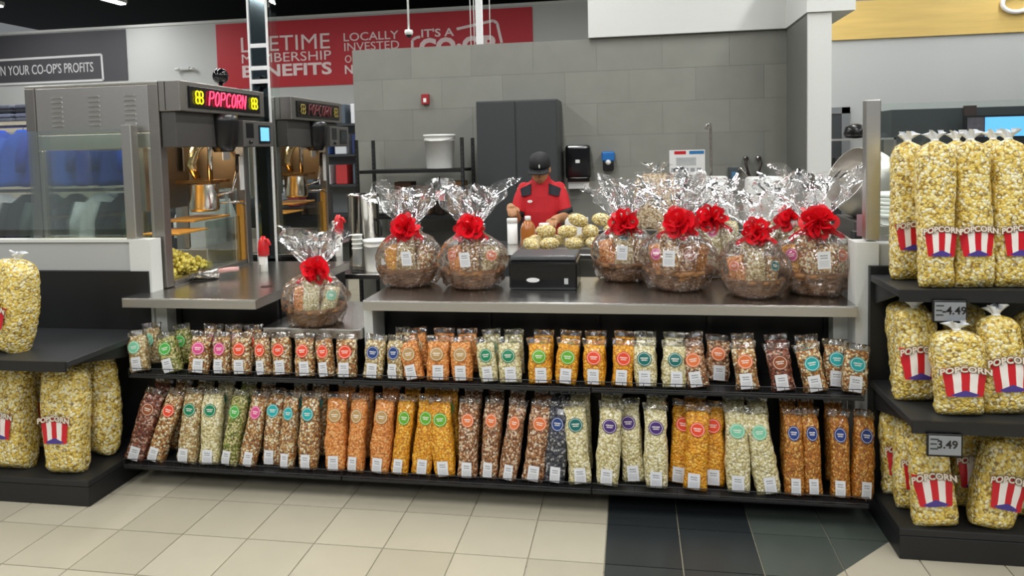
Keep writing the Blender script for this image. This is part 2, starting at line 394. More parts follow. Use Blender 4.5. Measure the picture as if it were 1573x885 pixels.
# door far right, emergency light on the left wall
dd = struct(MB().box(2.30, 2.66, YR-0.05, YR, 0, 2.0).build('door_1', mat('door_dark', '3c4042', 0.5)))
MB().box(2.66, 2.76, YR-0.06, YR, 0, 2.08).build('door_frame', mat('door_frame_grey', '7c8082', 0.5), dd); MB().box(2.25, 2.76, YR-0.06, YR, 2.0, 2.08).build('door_frame', mat('door_frame_grey', '7c8082', 0.5), dd)
e = aty(287, 106, YL); el = thing('emergency_light', 'small twin-head emergency light on the grey far wall', 'light', (e.x, YL, e.z))
MB().box(-0.10, 0.10, -0.08, 0, -0.03, 0.03, 0.01).build('housing', M_GREY, el)
for sx in (-0.16, 0.16): MB().ball((sx, -0.07, -0.01), 0.05, 0.05, 0.03).build('lamp_head', M_WHITE, el, True)
# ---- ceiling lights (the store's own strip lamps)
M_TUBE = mat('lamp_tube', 'ffffff', 0.5, emit='f6faff', estr=9)
def strip_light(x, y, label):
    t = thing('strip_light', label, 'ceiling light', (x, y, 4.5), group='ceiling strip lights')
    MB().box(-0.08, 0.08, -1.3, 1.3, 0.03, 0.10).build('housing', M_WHITE, t)
    MB().box(-0.06, 0.06, -1.28, 1.28, 0.0, 0.03).build('diffuser', M_TUBE, t)
    MB().tube([(0, -0.9, 0.1), (0, -0.9, 0.695)], 0.008).build('hanger', M_STEELD, t); MB().tube([(0, 0.9, 0.1), (0, 0.9, 0.695)], 0.008).build('hanger', M_STEELD, t)
    d = bpy.data.lights.new('strip_lamp', 'AREA'); d.shape = 'RECTANGLE'; d.size = 0.14; d.size_y = 2.5; d.energy = FIX_POWER; d.color = (1, 0.985, 0.96)
    l = bpy.data.objects.new('strip_lamp', d); COL.objects.link(l); l.parent = t; l.location = (0, 0, -0.01)
for x in (-6.6, -3.6, -0.8, 2.0, 4.8):
    for y in (-3.0, 0.9, 4.8, 8.6): strip_light(x, y, 'white ceiling strip light hanging above the sales floor')
for i, (px, py) in enumerate(((190, 8), (2, 12))):
    p = atz(px, py, 4.5); strip_light(p.x, p.y-1.3, ('white ceiling strip light above the framed dark banner, nearer the red banner', 'white ceiling strip light at the top left picture corner')[i])
# ---- knee walls with steel-posted glass, both ends of the counter
KY = 3.50
kl = struct(MB().box(-6.0, -2.67, KY, KY+0.06, 0, 1.195).build('wall_knee_left', mat('knee_grey', 'b2b4b2', 0.6, 0, 0.02, 60, 0.03)))
struct(MB().box(-6.0, -2.66, KY-0.01, KY+0.07, 1.195, 1.21).build('trim_6', M_WHITE))
struct(MB().box(-2.67, -2.545, KY-0.02, KY+0.07, 0, 1.21).build('wall_post_left', M_WHITE))
kr = struct(MB().box(0.965, 1.06, 3.38, 3.50, 0, 1.20).build('wall_post_right', M_WHITE))
struct(MB().box(1.06, 4.5, 3.40, 3.50, 0, 1.19).build('wall_knee_right', mat('knee_grey', 'b2b4b2', 0.6)))
def screen(x0, x1, y, xp, label):
    t = thing('glass_screen', label, 'glass screen', ((x0+x1)/2, y, 1.205))
    o = ((x0+x1)/2)
    MB().box(xp-o-0.03, xp-o+0.03, -0.03, 0.03, 0, 0.62, 0.004).build('post', M_STEEL, t)
    MB().box(x0-o, x1-o, -0.005, 0.005, 0.02, 0.60).build('pane', M_GLASS, t)
screen(-3.9, -2.70, KY+0.03, -2.67, 'clear glass screen with steel post on the left half wall')
screen(1.08, 3.4, 3.44, 1.045, 'clear glass screen with steel post on the right half wall')
# ================================================================ COUNTER
def counter(name, label, x0, x1, y0, y1, z):
    t = thing(name, label, 'counter', ((x0+x1)/2, y0, z-0.05)); cx = (x0+x1)/2
    bevel(MB().box(x0-cx, x1-cx, 0, y1-y0, 0.046, 0.05).build('worktop', M_TOP, t), 0.0015)
    bevel(MB().box(x0-cx, x1-cx, 0, 0.012, 0, 0.0455).build('front_edge', M_STEEL, t), 0.002)
    MB().box(x0-cx, x0-cx+0.012, 0.0125, y1-y0, 0, 0.0455).build('side_edge', M_STEEL, t); MB().box(x1-cx-0.012, x1-cx, 0.0125, y1-y0, 0, 0.0455).build('side_edge', M_STEEL, t)
    return t
c1 = counter('steel_counter', 'stainless steel counter in front of the large popcorn machine', -2.615, -1.87, 3.33, 4.55, 0.925)
MB().lathe([(0.03, 0.0505), (0.033, 0.0512)], 20, (-1.99+2.2425, 0.34, 0)).build('cup_hole', M_BLKP, c1)
c2 = counter('steel_counter', 'long stainless steel counter carrying the gift baskets and label printer', -1.31, 0.962, 3.34, 4.02, 0.925)
c3 = counter('steel_ledge', 'lower stainless ledge between the two counters under one basket', -1.855, -1.335, 3.365, 4.0, 0.775)
# cabinet carcass and shelf bays under the counter
PY = 3.60
struct(MB().box(-2.54, -1.88, PY+0.02, 4.5, 0, 0.874).build('wall_counter_base_left', M_BLACK)); struct(MB().box(-1.88, -1.31, PY+0.02, 3.95, 0, 0.722).build('wall_counter_base_gap', M_BLACK)); struct(MB().box(-1.30, 0.965, PY+0.02, 3.95, 0, 0.874).build('wall_counter_base_right', M_BLACK))
struct(MB().box(-1.33, -1.285, 3.40, 3.57, 0.60, 0.874).build('trim_7', M_WHITE))
struct(MB().box(0.90, 0.962, 3.49, 3.57, 0, 0.874).build('trim_8', M_WHITE)); struct(MB().box(-2.54, -2.475, 3.49, 3.57, 0, 0.874).build('trim_9', M_WHITE))
unit = thing('display_shelving', 'low black two-tier display shelving under the steel counter', 'shelving', (-0.79, PY, 0))
UX = -0.79
for x0, x1, zt in ((-2.46, -1.89, 0.87), (-1.87, -1.32, 0.72), (-1.28, -0.735, 0.87), (-0.73, -0.185, 0.87), (-0.18, 0.355, 0.87), (0.36, 0.895, 0.87)):
    MB().box(x0-UX, x1-UX, -0.012, 0.012, 0.10, zt).build('back_panel', M_BLACK, unit)
for x in (-2.46, -1.88, -1.30, -0.7325, -0.1825, 0.3575, 0.89):
    zt = 0.71 if x == -1.88 else 0.86
    u = MB(); u.box(x-UX-0.012, x-UX+0.012, -0.03, -0.012, 0.05, zt)
    up = u.build('upright', M_BLACK, unit)
    s = MB()
    for i in range(int((zt-0.1)/0.03)): s.box(x-UX-0.004, x-UX+0.004, -0.0306, -0.03, 0.1+i*0.03, 0.115+i*0.03)
    s.build('slots', M_BLKP, up)
ZU, ZL = 0.552, 0.113; YU, YLo = 3.235, 3.165
BX = [-2.53, -1.38, -0.2, 0.965]
for n, (z, y) in (('upper', (ZU, YU)), ('lower', (ZL, YLo))):
    for i in range(3):
        a, b = BX[i]+0.003-UX, BX[i+1]-0.003-UX
        sh = bevel(MB().box(a, b, y-PY, -0.032, z-0.014, z).build('shelf', M_BLACK, unit), 0.003)
        f = MB()
        for dz in (0.006, 0.035): f.tube([(a, y-PY+0.004, z+dz), (b, y-PY+0.004, z+dz)], 0.002, 5)
        for k in range(26):
            x = a+(b-a)*k/25; f.tube([(x, y-PY+0.004, z), (x, y-PY+0.004, z+0.036)], 0.0013, 4)
        f.build('wire_fence', M_BLACK, sh)
MB().box(-2.50-UX, 0.94-UX, -0.03, 0.0, 0.0, 0.10).build('kick_plate', M_BLACK, unit)
# ================================================================ SIDE GONDOLAS
def gondola(label, x0, x1, yf, yb, shelves, base_z, ztop, back_top):
    cx = (x0+x1)/2
    t = thing('gondola_shelving', label, 'shelving', (cx, yb, 0))
    a, b = x0-cx, x1-cx
    MB().box(a, b, -0.03, 0, 0.0, back_top).build('back_panel', M_BLACK, t)
    bd = bevel(MB().box(a, b, yf-yb, -0.031, 0.0, base_z-0.03).build('base', M_BLACK, t), 0.004)
    bevel(MB().box(a, b, yf-yb+0.0, -0.031, base_z-0.029, base_z).build('base_deck', mat('deck_black', '1e1f21', 0.5), t), 0.004)
    for (y, z) in shelves:
        s = bevel(MB().box(a, b, y-yb, -0.031, z-0.03, z).build('shelf', mat('shelf_charcoal', '2a2c2e', 0.45), t), 0.004)
        MB().box(a, b, y-yb-0.012, y-yb-0.0005, z-0.045, z+0.002).build('price_rail', M_BLACK, s)
        for x in (a+0.02, b-0.02):
            MB().loft([[(x-0.004, -0.032, z-0.13), (x-0.004, y-yb+0.06, z-0.031), (x-0.004, -0.032, z-0.031)], [(x+0.004, -0.032, z-0.13), (x+0.004, y-yb+0.06, z-0.031), (x+0.004, -0.032, z-0.031)]]).build('bracket', M_BLACK, s)
    return t
gl = gondola('black shelving holding big popcorn bags left of the counter', -4.6, -2.56, 2.965, 3.50, [(2.88, 0.725)], 0.125, 1.0, 1.04)
gr = gondola('black shelving packed with big popcorn bags right of the counter', 1.015, 3.0, 2.97, 3.375, [(3.0, 1.065), (2.86, 0.60)], 0.125, 1.08, 1.10)
def price_tag(px, py, Y, txt, label):
    p = aty(px, py, Y); t = thing('shelf_price_tag', label, 'price tag', (p.x, Y, p.z))
    MB().box(-0.062, 0.062, -0.008, 0.0, -0.044, 0.044, 0.004).build('holder', M_BLKP, t)
    MB().box(-0.055, 0.055, -0.0095, -0.0082, -0.036, 0.036).build('display', mat('tag_grey', '8e9296', 0.35), t)
    me = text_mesh(txt, 0.042, 0.0004, 0.0008); o = put('lettering', me, M_BLKP, t, loc=(-0.028, -0.0102, -0.01), rot=(math.pi/2, 0, 0))
    b = MB()
    for k, w_ in enumerate((0.028, 0.022, 0.026)): b.box(-0.05, -0.05+w_, -0.0104, -0.0097, 0.020-k*0.018, 0.025-k*0.018)
    b.build('fine_print', M_DGREY, t)
price_tag(1458, 478, 2.985, '-4.49', 'grey electronic price tag 4.49 under the top right shelf')
price_tag(1450, 683, 2.845, '3.49', 'grey electronic price tag 3.49 under the middle right shelf')
# ================================================================ BAGS
def sup(a, e): c = math.cos(a); return math.copysign(abs(c)**e, c)
def bag_section(hw, hd, e, seg):
    return [(hw*sup(2*math.pi*j/seg, e), hd*sup(2*math.pi*j/seg-math.pi/2, e)) for j in range(seg)]
class Bag:
    """pillow pouch standing on z=0, front is -Y"""
    def __init__(s, w, d, h, seed, gather=False):
        s.w, s.d, s.h, s.seed, s.g = w/2, d/2, h, seed, gather
    def prof(s, v):
        if s.g:
            k = 1.0 if v < 0.86 else max(0.0, math.cos((v-0.86)/0.14*math.pi/2))**0.5
            hw = s.w*(0.93+0.07*math.sin(v*5+s.seed))*k + 0.012*(1-k); hd = s.d*(0.80+0.28*math.sin(min(v, 0.85)/0.85*math.pi*0.9))*k+0.012*(1-k)
            if v < 0.06: hd *= 0.55+0.45*v/0.06
            return hw, hd
        hd = s.d*(0.62+0.42*math.sin(min(1, v*1.15+0.12)*math.pi*0.80)) * (1 if v < 0.80 else max(0.06, 1-((v-0.80)/0.20)**1.6*0.94))
        if v < 0.05: hd *= 0.6+0.4*v/0.05
        return s.w*(0.95+0.05*math.sin(v*7+s.seed*2)), hd
    def lump(s, x, y, z):
        return noise.noise(Vector((x*28+s.seed*7.3, y*28, z*28)))*0.006 + noise.noise(Vector((x*70+s.seed, y*70, z*70)))*0.0025
    def pt(s, v, a, off=0):
        hw, hd = s.prof(v); e = 0.62
        x, y = hw*sup(a, e), hd*sup(a-math.pi/2, e); z = v*s.h
        k = 1+(s.lump(x, y, z)+off)/max(0.02, math.hypot(x, y)); return (x*k, y*k, z)
    def body(s, seg=28, rows=20):
        b = MB(); b.loft([[s.pt(i/rows, 2*math.pi*j/seg) for j in range(seg)] for i in range(rows+1)]); return b.mesh('bag_body')
    def front_y(s, x, z):
        """y of the front surface at x, z by search round the ring"""
        v = min(max(z/s.h, 0), 1); best = None
        for i in range(41):
            a = math.pi+math.pi*i/40; p = s.pt(v, a); q = abs(p[0]-x)
            if best is None or q < best[0]: best = (q, p[1])
        return best[1]
    def patch(s, cx, cz, w, h, nx, nz, off=0.002, disc=False, taper=0.0, tilt=0):
        vs, fs, uvs = [], [], []
        if disc:
            vs.append((cx, s.front_y(cx, cz)-off, cz)); uvs.append((.5, .5)); n = 20; nr = 3
            for r in range(1, nr+1):
                for j in range(n):
                    a = 2*math.pi*j/n; x = cx+w*r/nr*math.cos(a); z = cz+w*r/nr*math.sin(a)
                    vs.append((x, s.front_y(x, z)-off, z)); uvs.append((.5+.5*r/nr*math.cos(a), .5+.5*r/nr*math.sin(a)))
            for j in range(n): fs.append((0, 1+j, 1+(j+1) % n))
            for r in range(nr-1):
                for j in range(n):
                    a = 1+r*n+j; b = 1+r*n+(j+1) % n; fs.append((a, a+n, b+n, b))
        else:
            for i in range(nz+1):
                for j in range(nx+1):
                    u, v = j/nx, i/nz; x = cx+(u-.5)*w*(1+taper*(v-.5)); z = cz+(v-.5)*h
                    xr = x+(z-cz)*tilt
                    vs.append((xr, s.front_y(xr, z)-off, z)); uvs.append((u, v))
            for i in range(nz):
                for j in range(nx):
                    a = i*(nx+1)+j; fs.append((a, a+1, a+nx+2, a+nx+1))
        # smooth the patch depth so that it lies as a sheet and give it thickness
        ymin = min(p[1] for p in vs)
        vs = [(p[0], 0.5*p[1]+0.5*(ymin), p[2]) for p in vs]
        me = bpy.data.meshes.new('print'); me.from_pydata(vs, [], fs); uv = me.uv_layers.new(name='UVMap')
        for l in me.loops: uv.data[l.index].uv = uvs[l.vertex_index]
        me.update(); return me
def seal_mesh(w, h, d, seed):
    """flat crimped top of the pouch, zig-zag edge, slightly wavy"""
    b = MB(); n = 16; rows = []
    for i, (z, t) in enumerate(((-0.012, d), (0.004, 0.004), (h*0.5, 0.0015), (h, 0.001))):
        fr = []; bk = []
        for j in range(n+1):
            u = j/n-0.5; x = u*w*(1+0.03*i); wob = 0.006*math.sin(u*9+seed*3)*i/2+0.004*math.sin(u*23+seed)*i/3
            zz = z+(0.003*(j % 2) if i == 3 else 0)
            fr.append((x, wob-t, zz)); bk.append((x, wob+t, zz))
        rows.append(fr+bk[::-1])
    b.loft(rows); return b.mesh('crimp_seal')
FILL = dict(
    pale=popcorn_mat('white_cheddar_corn', ['eee6bc', 'e2d8a4', 'f6f0d4', 'dacd98'], 98, 'a89a64'),
    palemix=popcorn_mat('pale_mixed_corn', ['e2d6a8', 'c8b07a', 'efe6c8', 'b08a52'], 98, '8c7446'),
    green=popcorn_mat('green_corn', ['b4b060', 'd8cf98', '7c8c38', 'cdbf80'], 98, '4e5222'),
    brownmix=popcorn_mat('caramel_mixed_corn', ['e0c48c', 'c08a4a', 'f0e6c6', 'a46a36'], 98, '6a4424'),
    orange=popcorn_mat('orange_caramel_corn', ['f0a458', 'e49244', 'f2b874', 'e08e46'], 98, 'b06424'),
    gold=popcorn_mat('golden_cheese_corn', ['f4b028', 'eaa018', 'f8c450', 'e49818'], 98, 'b4700c'),
    choc=popcorn_mat('chocolate_drizzle_corn', ['b07a4a', 'd0a880', '8c5630', 'e4d0b4'], 98, '5a3418'),
    darkred=popcorn_mat('dark_chocolate_corn', ['8a4630', 'a06048', 'c8a48e', '743a28'], 98, '2e120c'),
    navy=popcorn_mat('cookies_corn', ['3c3e48', '55565e', 'a8a6a4', '2c2e38'], 98, '16171e'),
    bluegold=popcorn_mat('toffee_corn', ['d08a30', 'c07828', 'e0b060', 'a86420'], 98, '8c5418'))
STK = dict(mint='7cc8a4', green='4fae4c', pink='d8508c', redor='e84c2c', navy='24427e', tan='b89660', dgreen='128058', lime='62a92c', teal='106a64', orange='e0763e', brown='94522e', cyan='27a8aa', purple='4a2f74', blue='263f82')
STK_W = dict(mint='mint green', green='green', pink='pink', redor='red-orange', navy='navy', tan='tan', dgreen='deep green', lime='lime green', teal='dark teal', orange='orange', brown='brown', cyan='turquoise', purple='purple', blue='royal blue')
FILL_W = dict(pale='white', palemix='pale mixed', green='greenish', brownmix='brown and white', orange='orange caramel', gold='golden', choc='chocolate-drizzled', darkred='dark chocolate', navy='black and white', bluegold='toffee brown')
SM = {k: print_mat('sticker_'+k, v, 'sticker') for k, v in STK.items()}
LM = print_mat('price_label', 'ffffff', 'label')
VARS = {}
def variants(size):
    if size in VARS: return VARS[size]
    w, d, h = {'short': (0.102, 0.066, 0.186), 'tall': (0.104, 0.074, 0.345)}[size]; out = []
    for sd in range(4):
        B = Bag(w*(1+0.03*(sd-1.5)), d, h, sd*1.7+1)
        zs = h*(0.80 if size == 'short' else 0.83)-0.01
        out.append((B.body(), seal_mesh(w*1.02, 0.024, d*0.09, sd), B.patch(0.0, zs-0.012, 0.032, 0, 0, 0, 0.003, True), B.patch(0.004*(sd-1.5), 0.042, 0.05, 0.068, 4, 4, 0.0032), h))
    VARS[size] = out; return out
def small_bag(loc, rot, size, fill, stk, label, group, parent=None, lab=True):
    b, se, st, la, h = variants(size)[random.randrange(4)]
    t = thing('popcorn_pouch', label, 'popcorn bag', loc, rot, group) if parent is None else None
    if parent is not None:
        t = put('popcorn_pouch', b, FILL[fill], parent, True, loc, rot); root = t
    else:
        put('bag_body', b, FILL[fill], t, True); root = t
    put('crimp_seal', se, M_FILMB, root, True, (0, 0, h))
    if stk: put('round_sticker', st, SM[stk], root, True)
    if lab: put('price_label', la, LM, root, True)
    return t
ordn = ['first', 'second', 'third', 'fourth', 'fifth', 'sixth', 'seventh']
def shelf_row(rows, zs, yf, size, lean, which):
    """rows: (bottom px, sticker px, fill, sticker, setback)"""
    n = len(rows); cnt = {}
    tot = {}
    for r in rows: tot[(r[2], r[3])] = tot.get((r[2], r[3]), 0)+1
    for i, (xb, xs, fill, stk, back) in enumerate(rows):
        h = 0.172 if size == 'short' else 0.30
        Y = yf+0.045+back
        p0 = aty(xb, 575 if size == 'short' else 720, Y); p1 = aty(xs, 535 if size == 'short' else 630, Y+0.04)
        dz = (0.10 if size == 'short' else 0.21)
        sx = max(-0.28, min(0.28, math.atan2(p1.x-p0.x, dz)))
        k = cnt.get((fill, stk), 0); cnt[(fill, stk)] = k+1
        o = ordn[k]+' ' if tot[(fill, stk)] > 1 else ''
        lab = '%s%s popcorn pouch, %s sticker, front row of %s shelf' % (o, FILL_W[fill], STK_W[stk], which)
        if o: lab += ' from left'
        gap = min([abs(p0.x-aty(q[0], 650, yf+0.045+q[4]).x) for q in rows if q is not rows[i] and abs(q[4]-back) < 0.045])
        t = small_bag((p0.x, Y, zs+0.002), (-lean, sx, random.uniform(-.10, .10)), size, fill, stk, lab, 'popcorn pouches on the %s shelf' % which)
        t.scale = (max(0.78, min(1.04, (gap-0.002)/0.104)), 1, 1)
        # the pouch standing behind it
        if back <= 0.02 and i < n-1 and not (size == 'short' and 395 < xb < 590):
            bx = p0.x+0.006
            lab2 = '%s%s pouch half hidden behind %s stickers on the %s shelf' % (o, FILL_W[fill], STK_W[stk], which)
            if o: lab2 += ', from left'
            small_bag((bx, Y+(0.105 if size == 'short' else 0.125), zs+0.002+(0.012 if size == 'short' else 0.018)), (-lean*0.6, sx*0.7, random.uniform(-.1, .1)), size, fill, stk, lab2, 'popcorn pouches at the back of the %s shelf' % which, lab=False).scale = (t.scale[0]*0.9, 0.92, 1)
U = [(217, 218, 'palemix', 'mint', 0), (268, 264, 'green', 'green', 0), (306, 313, 'brownmix', 'pink', 0), (342, 346, 'brownmix', 'pink', 0), (373, 376, 'brownmix', 'redor', 0), (407, 408, 'brownmix', 'redor', 0),
     (435, 436, 'brownmix', 'redor', 0.01), (470, 472, 'brownmix', 'redor', 0), (503, 503, 'brownmix', 'redor', 0), (533, 536, 'brownmix', 'redor', 0),
     (573, 578, 'palemix', 'navy', 0), (608, 610, 'palemix', 'navy', 0.0), (638, 634, 'orange', 'tan', 0.0), (673, 675, 'orange', 'tan', 0), (711, 711, 'orange', 'tan', 0), (752, 750, 'pale', 'dgreen', 0), (785, 784, 'pale', 'dgreen', 0),
     (830, 830, 'gold', 'lime', 0), (868, 872, 'gold', 'lime', 0), (913, 913, 'gold', 'redor', 0), (955, 957, 'gold', 'redor', 0), (992, 990, 'pale', 'teal', 0), (1035, 1035, 'pale', 'teal', 0),
     (1073, 1065, 'choc', 'orange', 0.01), (1101, 1101, 'choc', 'orange', 0.11), (1149, 1143, 'brownmix', 'orange', 0), (1204, 1196, 'darkred', 'brown', 0), (1254, 1244, 'brownmix', 'cyan', 0), (1284, 1281, 'brownmix', 'cyan', 0.07), (1311, 1311, 'brownmix', 'cyan', 0.0)]
Lo = [(208, 227, 'darkred', 'brown', 0), (239, 261, 'brownmix', 'redor', 0), (288, 294, 'palemix', 'dgreen', 0), (323, 326, 'pale', 'dgreen', 0), (353, 362, 'green', 'green', 0), (381, 393, 'brownmix', 'pink', 0), (419, 422, 'brownmix', 'cyan', 0.03),
      (441, 445, 'brownmix', 'cyan', 0), (474, 475, 'brownmix', 'cyan', 0), (516, 517, 'orange', 'tan', 0), (546, 549, 'orange', 'tan', 0), (583, 587, 'orange', 'tan', 0), (613, 621, 'gold', 'lime', 0), (647, 654, 'gold', 'lime', 0.01), (684, 679, 'gold', 'lime', 0),
      (718, 719, 'choc', 'orange', 0), (750, 754, 'choc', 'orange', 0.01), (779, 788, 'choc', 'orange', 0), (817, 827, 'choc', 'orange', 0), (851, 855, 'navy', 'navy', 0), (891, 886, 'pale', 'teal', 0), (932, 935, 'pale', 'purple', 0), (974, 966, 'pale', 'purple', 0.05), (1008, 1007, 'pale', 'purple', 0),
      (1043, 1047, 'gold', 'redor', 0.06), (1067, 1069, 'gold', 'redor', 0), (1096, 1094, 'gold', 'redor', 0.05), (1134, 1131, 'pale', 'mint', 0), (1181, 1168, 'pale', 'mint', 0), (1220, 1217, 'bluegold', 'blue', 0), (1249, 1246, 'bluegold', 'blue', 0.005), (1291, 1288, 'bluegold', 'blue', 0), (1324, 1328, 'bluegold', 'blue', 0)]
shelf_row(U, ZU, YU+0.015, 'short', 0.16, 'upper'); shelf_row(Lo, ZL, YLo+0.02, 'tall', 0.20, 'lower')
# ---- big popcorn bags with a striped carton print
BIGM = popcorn_mat('yellow_popcorn', ['f6e69a', 'ecd068', 'faf2c8', 'e6c65c'], 86, '96741f', True, 0.5)
CART = print_mat('striped_carton', 'ffffff', 'carton'); M_LET = mat('print_letter', 'e8dccb', 0.5); M_LETO = mat('print_letter_edge', '7a6450', 0.5)
BIG = {}
def tuft_mesh(seed):
    b = MB(); n = 22; rows = []
    for i in range(7):
        v = i/6; r = 0.009+0.022*v**1.3; ring = []
        for j in range(n):
            a = 2*math.pi*j/n; k = 1+(0.55*v)*math.sin(a*5+seed*2+v*2)+0.25*v*math.sin(a*9+seed)
            ring.append((r*k*math.cos(a), r*k*0.7*math.sin(a), v*0.040*(1+0.22*math.sin(a*3+seed))))
        rows.append(ring)
    b.loft(rows, cap=False); return b.mesh('film_tuft')
def big_variant(kind):
    if kind in BIG: return BIG[kind]
    w, d, h = {'slim': (0.142, 0.115, 0.572), 'mid': (0.165, 0.12, 0.37), 'wide': (0.215, 0.15, 0.53)}[kind]; out = []
    for sd in range(3):
        B = Bag(w, d, h, sd*2.3+1.5, True); cz = h*(0.31 if kind == 'slim' else 0.42); pw = min(w*0.78, 0.13); ph = pw*0.95
        cx = 0.010*(sd-1)
        pr = B.patch(cx, cz, pw, ph, 8, 8, 0.004, False, 0.22)
        tm_ = text_mesh('POPCORN', pw*0.27, 0.0006, 0.001, 0, 'CENTER'); to = text_mesh('POPCORN', pw*0.27, 0.0004, 0.0035, 0, 'CENTER')
        yf = min(v.co.y for v in pr.vertices)
        for me, dy in ((tm_, 0.0035), (to, 0.0022)):
            for v in me.vertices: 
                x, y, z = v.co; v.co = (cx+x, yf-dy-z, cz+ph*0.30+y+0.012*math.cos(x*22))
        out.append((B.body(30, 30), pr, tm_, to, tuft_mesh(sd+1), h))
    BIG[kind] = out; return out
def big_bag(kind, px, py, Y, zs, tilt, label, group, rz=0, lean=0.04, sd=None, sc=(1, 1, 1)):
    p = aty(px, py, Y); B = big_variant(kind)[random.randrange(3) if sd is None else sd]
    t = thing('popcorn_bag', label, 'popcorn bag', (p.x, Y, zs+0.003), (-lean, tilt, rz), group); t.scale = sc
    put('bag_body', B[0], BIGM, t, True); pr = put('carton_print', B[1], CART, t, True)
    put('lettering', B[3], M_LETO, pr); put('lettering_face', B[2], M_LET, pr)
    tf = put('film_tuft', B[4], mat('tuft_film', 'e4e8ec', 0.25, 0, 0, 40, 0.1), t, True, (0, 0, B[5]-0.006))
    MB().lathe([(0.013, -0.004), (0.015, 0.0), (0.013, 0.005)], 12).build('tie', M_WPLAS, t, True, (0, 0, B[5]+0.001))
    return t
gT, gM, gB, gL = 'big bags on the top right shelf', 'big bags on the middle right shelf', 'big bags on the bottom right deck', 'big bags on the left shelving'
big_bag('slim', 1396, 430, 3.235, 1.065, 0.0, 'tall striped popcorn bag at the left end of the top right shelf', gT, 0.1, sd=0)
big_bag('slim', 1437, 440, 3.06, 1.065, 0.0, 'second tall striped popcorn bag from the left on the top right shelf', gT, sd=1, sc=(0.96, 0.95, 1))
big_bag('slim', 1494, 445, 3.07, 1.065, -0.01, 'third tall striped popcorn bag on the top right shelf, front row', gT, 0.06, sd=0)
big_bag('slim', 1552, 445, 3.08, 1.065, -0.01, 'tall striped popcorn bag at the right picture edge on the top shelf', gT, sd=2)
big_bag('slim', 1470, 430, 3.25, 1.065, 0.0, 'tall popcorn bag behind the second and third bags of the top right shelf', gT, sd=2, sc=(0.88, 0.9, 1))
big_bag('slim', 1526, 430, 3.25, 1.065, 0.0, 'tall popcorn bag behind the third and fourth bags of the top right shelf', gT, sd=1, sc=(0.88, 0.9, 1))
big_bag('mid', 1406, 630, 3.10, 0.60, 0.0, 'striped popcorn bag at the left end of the middle right shelf', gM, 0.1, sd=0)
big_bag('mid', 1398, 600, 3.25, 0.60, -0.03, 'popcorn bag behind the leftmost bag of the middle right shelf', gM, sd=1)
big_bag('mid', 1472, 650, 2.95, 0.60, -0.02, 'short striped popcorn bag in front on the middle right shelf', gM, sd=1, sc=(1.1, 1, 0.86))
big_bag('mid', 1480, 620, 3.20, 0.60, 0.02, 'popcorn bag behind the front bag of the middle right shelf', gM, sd=2)
big_bag('mid', 1540, 650, 2.98, 0.60, -0.06, 'striped popcorn bag towards the right of the middle right shelf', gM, sd=2)
big_bag('mid', 1592, 640, 3.10, 0.60, 0.0, 'popcorn bag at the right picture edge on the middle shelf', gM, sd=0)
big_bag('mid', 1380, 755, 3.275, 0.125, 0.0, 'striped popcorn bag deep in the left corner of the bottom deck', gB, sd=1, sc=(0.9, 0.85, 1))
big_bag('mid', 1402, 790, 3.15, 0.125, 0.0, 'popcorn bag half hidden behind the front bag of the bottom deck', gB, sd=2, sc=(0.9, 0.85, 1))
big_bag('mid', 1437, 822, 3.02, 0.125, -0.10, 'front striped popcorn bag leaning left on the bottom deck', gB, sd=0, sc=(1, 0.9, 1))
big_bag('mid', 1488, 790, 3.20, 0.125, 0.03, 'striped popcorn bag behind on the bottom deck between two front bags', gB, sd=1)
big_bag('mid', 1517, 820, 3.03, 0.125, 0.20, 'striped popcorn bag tilted right on the bottom deck', gB, 0.1, sd=2)
big_bag('mid', 1580, 800, 3.15, 0.125, 0.0, 'popcorn bag at the right picture edge on the bottom deck', gB, sd=0)
big_bag('wide', 24, 730, 3.08, 0.125, 0.02, 'wide striped popcorn bag at the left picture edge on the lower deck', gL, sd=0)
big_bag('wide', 106, 733, 3.06, 0.125, 0.0, 'wide striped popcorn bag at the right front of the left lower deck', gL, 0.05, sd=1)
big_bag('wide', 160, 700, 3.28, 0.125, -0.10, 'popcorn bag leaning behind at the right end of the left lower deck', gL, -0.5, sd=2)
big_bag('wide', 66, 690, 3.32, 0.125, 0.0, 'popcorn bag hidden behind the two front bags of the left lower deck', gL, sd=2)
big_bag('wide', 12, 528, 3.05, 0.725, 0.20, 'striped popcorn bag tilted right on the upper left shelf', gL, -0.28, sd=2, sc=(1.15, 1.1, 0.86))
# ================================================================ POPCORN MACHINES
M_KET = mat('kettle_steel', 'c4c2be', 0.16, 1.0, 0.03, 25); M_COP = mat('copper_lid', 'c08a50', 0.25, 1.0); M_FOIL = mat('foil_duct', 'c8b890', 0.2, 1.0, 0.9, 40)
M_SIGNB = mat('sign_black', '0c0a0c', 0.25); M_AMBERLIT = mat('amber_lit_steel', 'd8a048', 0.35, 0.6)  # warm lamp reflection painted into the tray, chute and jamb colour
NEON = dict(
    P=[[(0, 0), (0, 1), (.45, 1), (.6, .86), (.6, .66), (.45, .52), (0, .5)]],
    O=[[(.3, 0), (.08, .14), (0, .5), (.08, .86), (.3, 1), (.52, .86), (.6, .5), (.52, .14), (.3, 0)]],
    C=[[(.58, .84), (.42, 1), (.2, .97), (.05, .8), (0, .5), (.05, .2), (.2, .03), (.42, 0), (.58, .16)]],
    R=[[(0, 0), (0, 1), (.45, 1), (.6, .86), (.6, .66), (.45, .52), (0, .5)], [(.3, .5), (.6, 0)]],
    N=[[(0, 0), (0, 1), (.55, 0), (.55, 1)]])
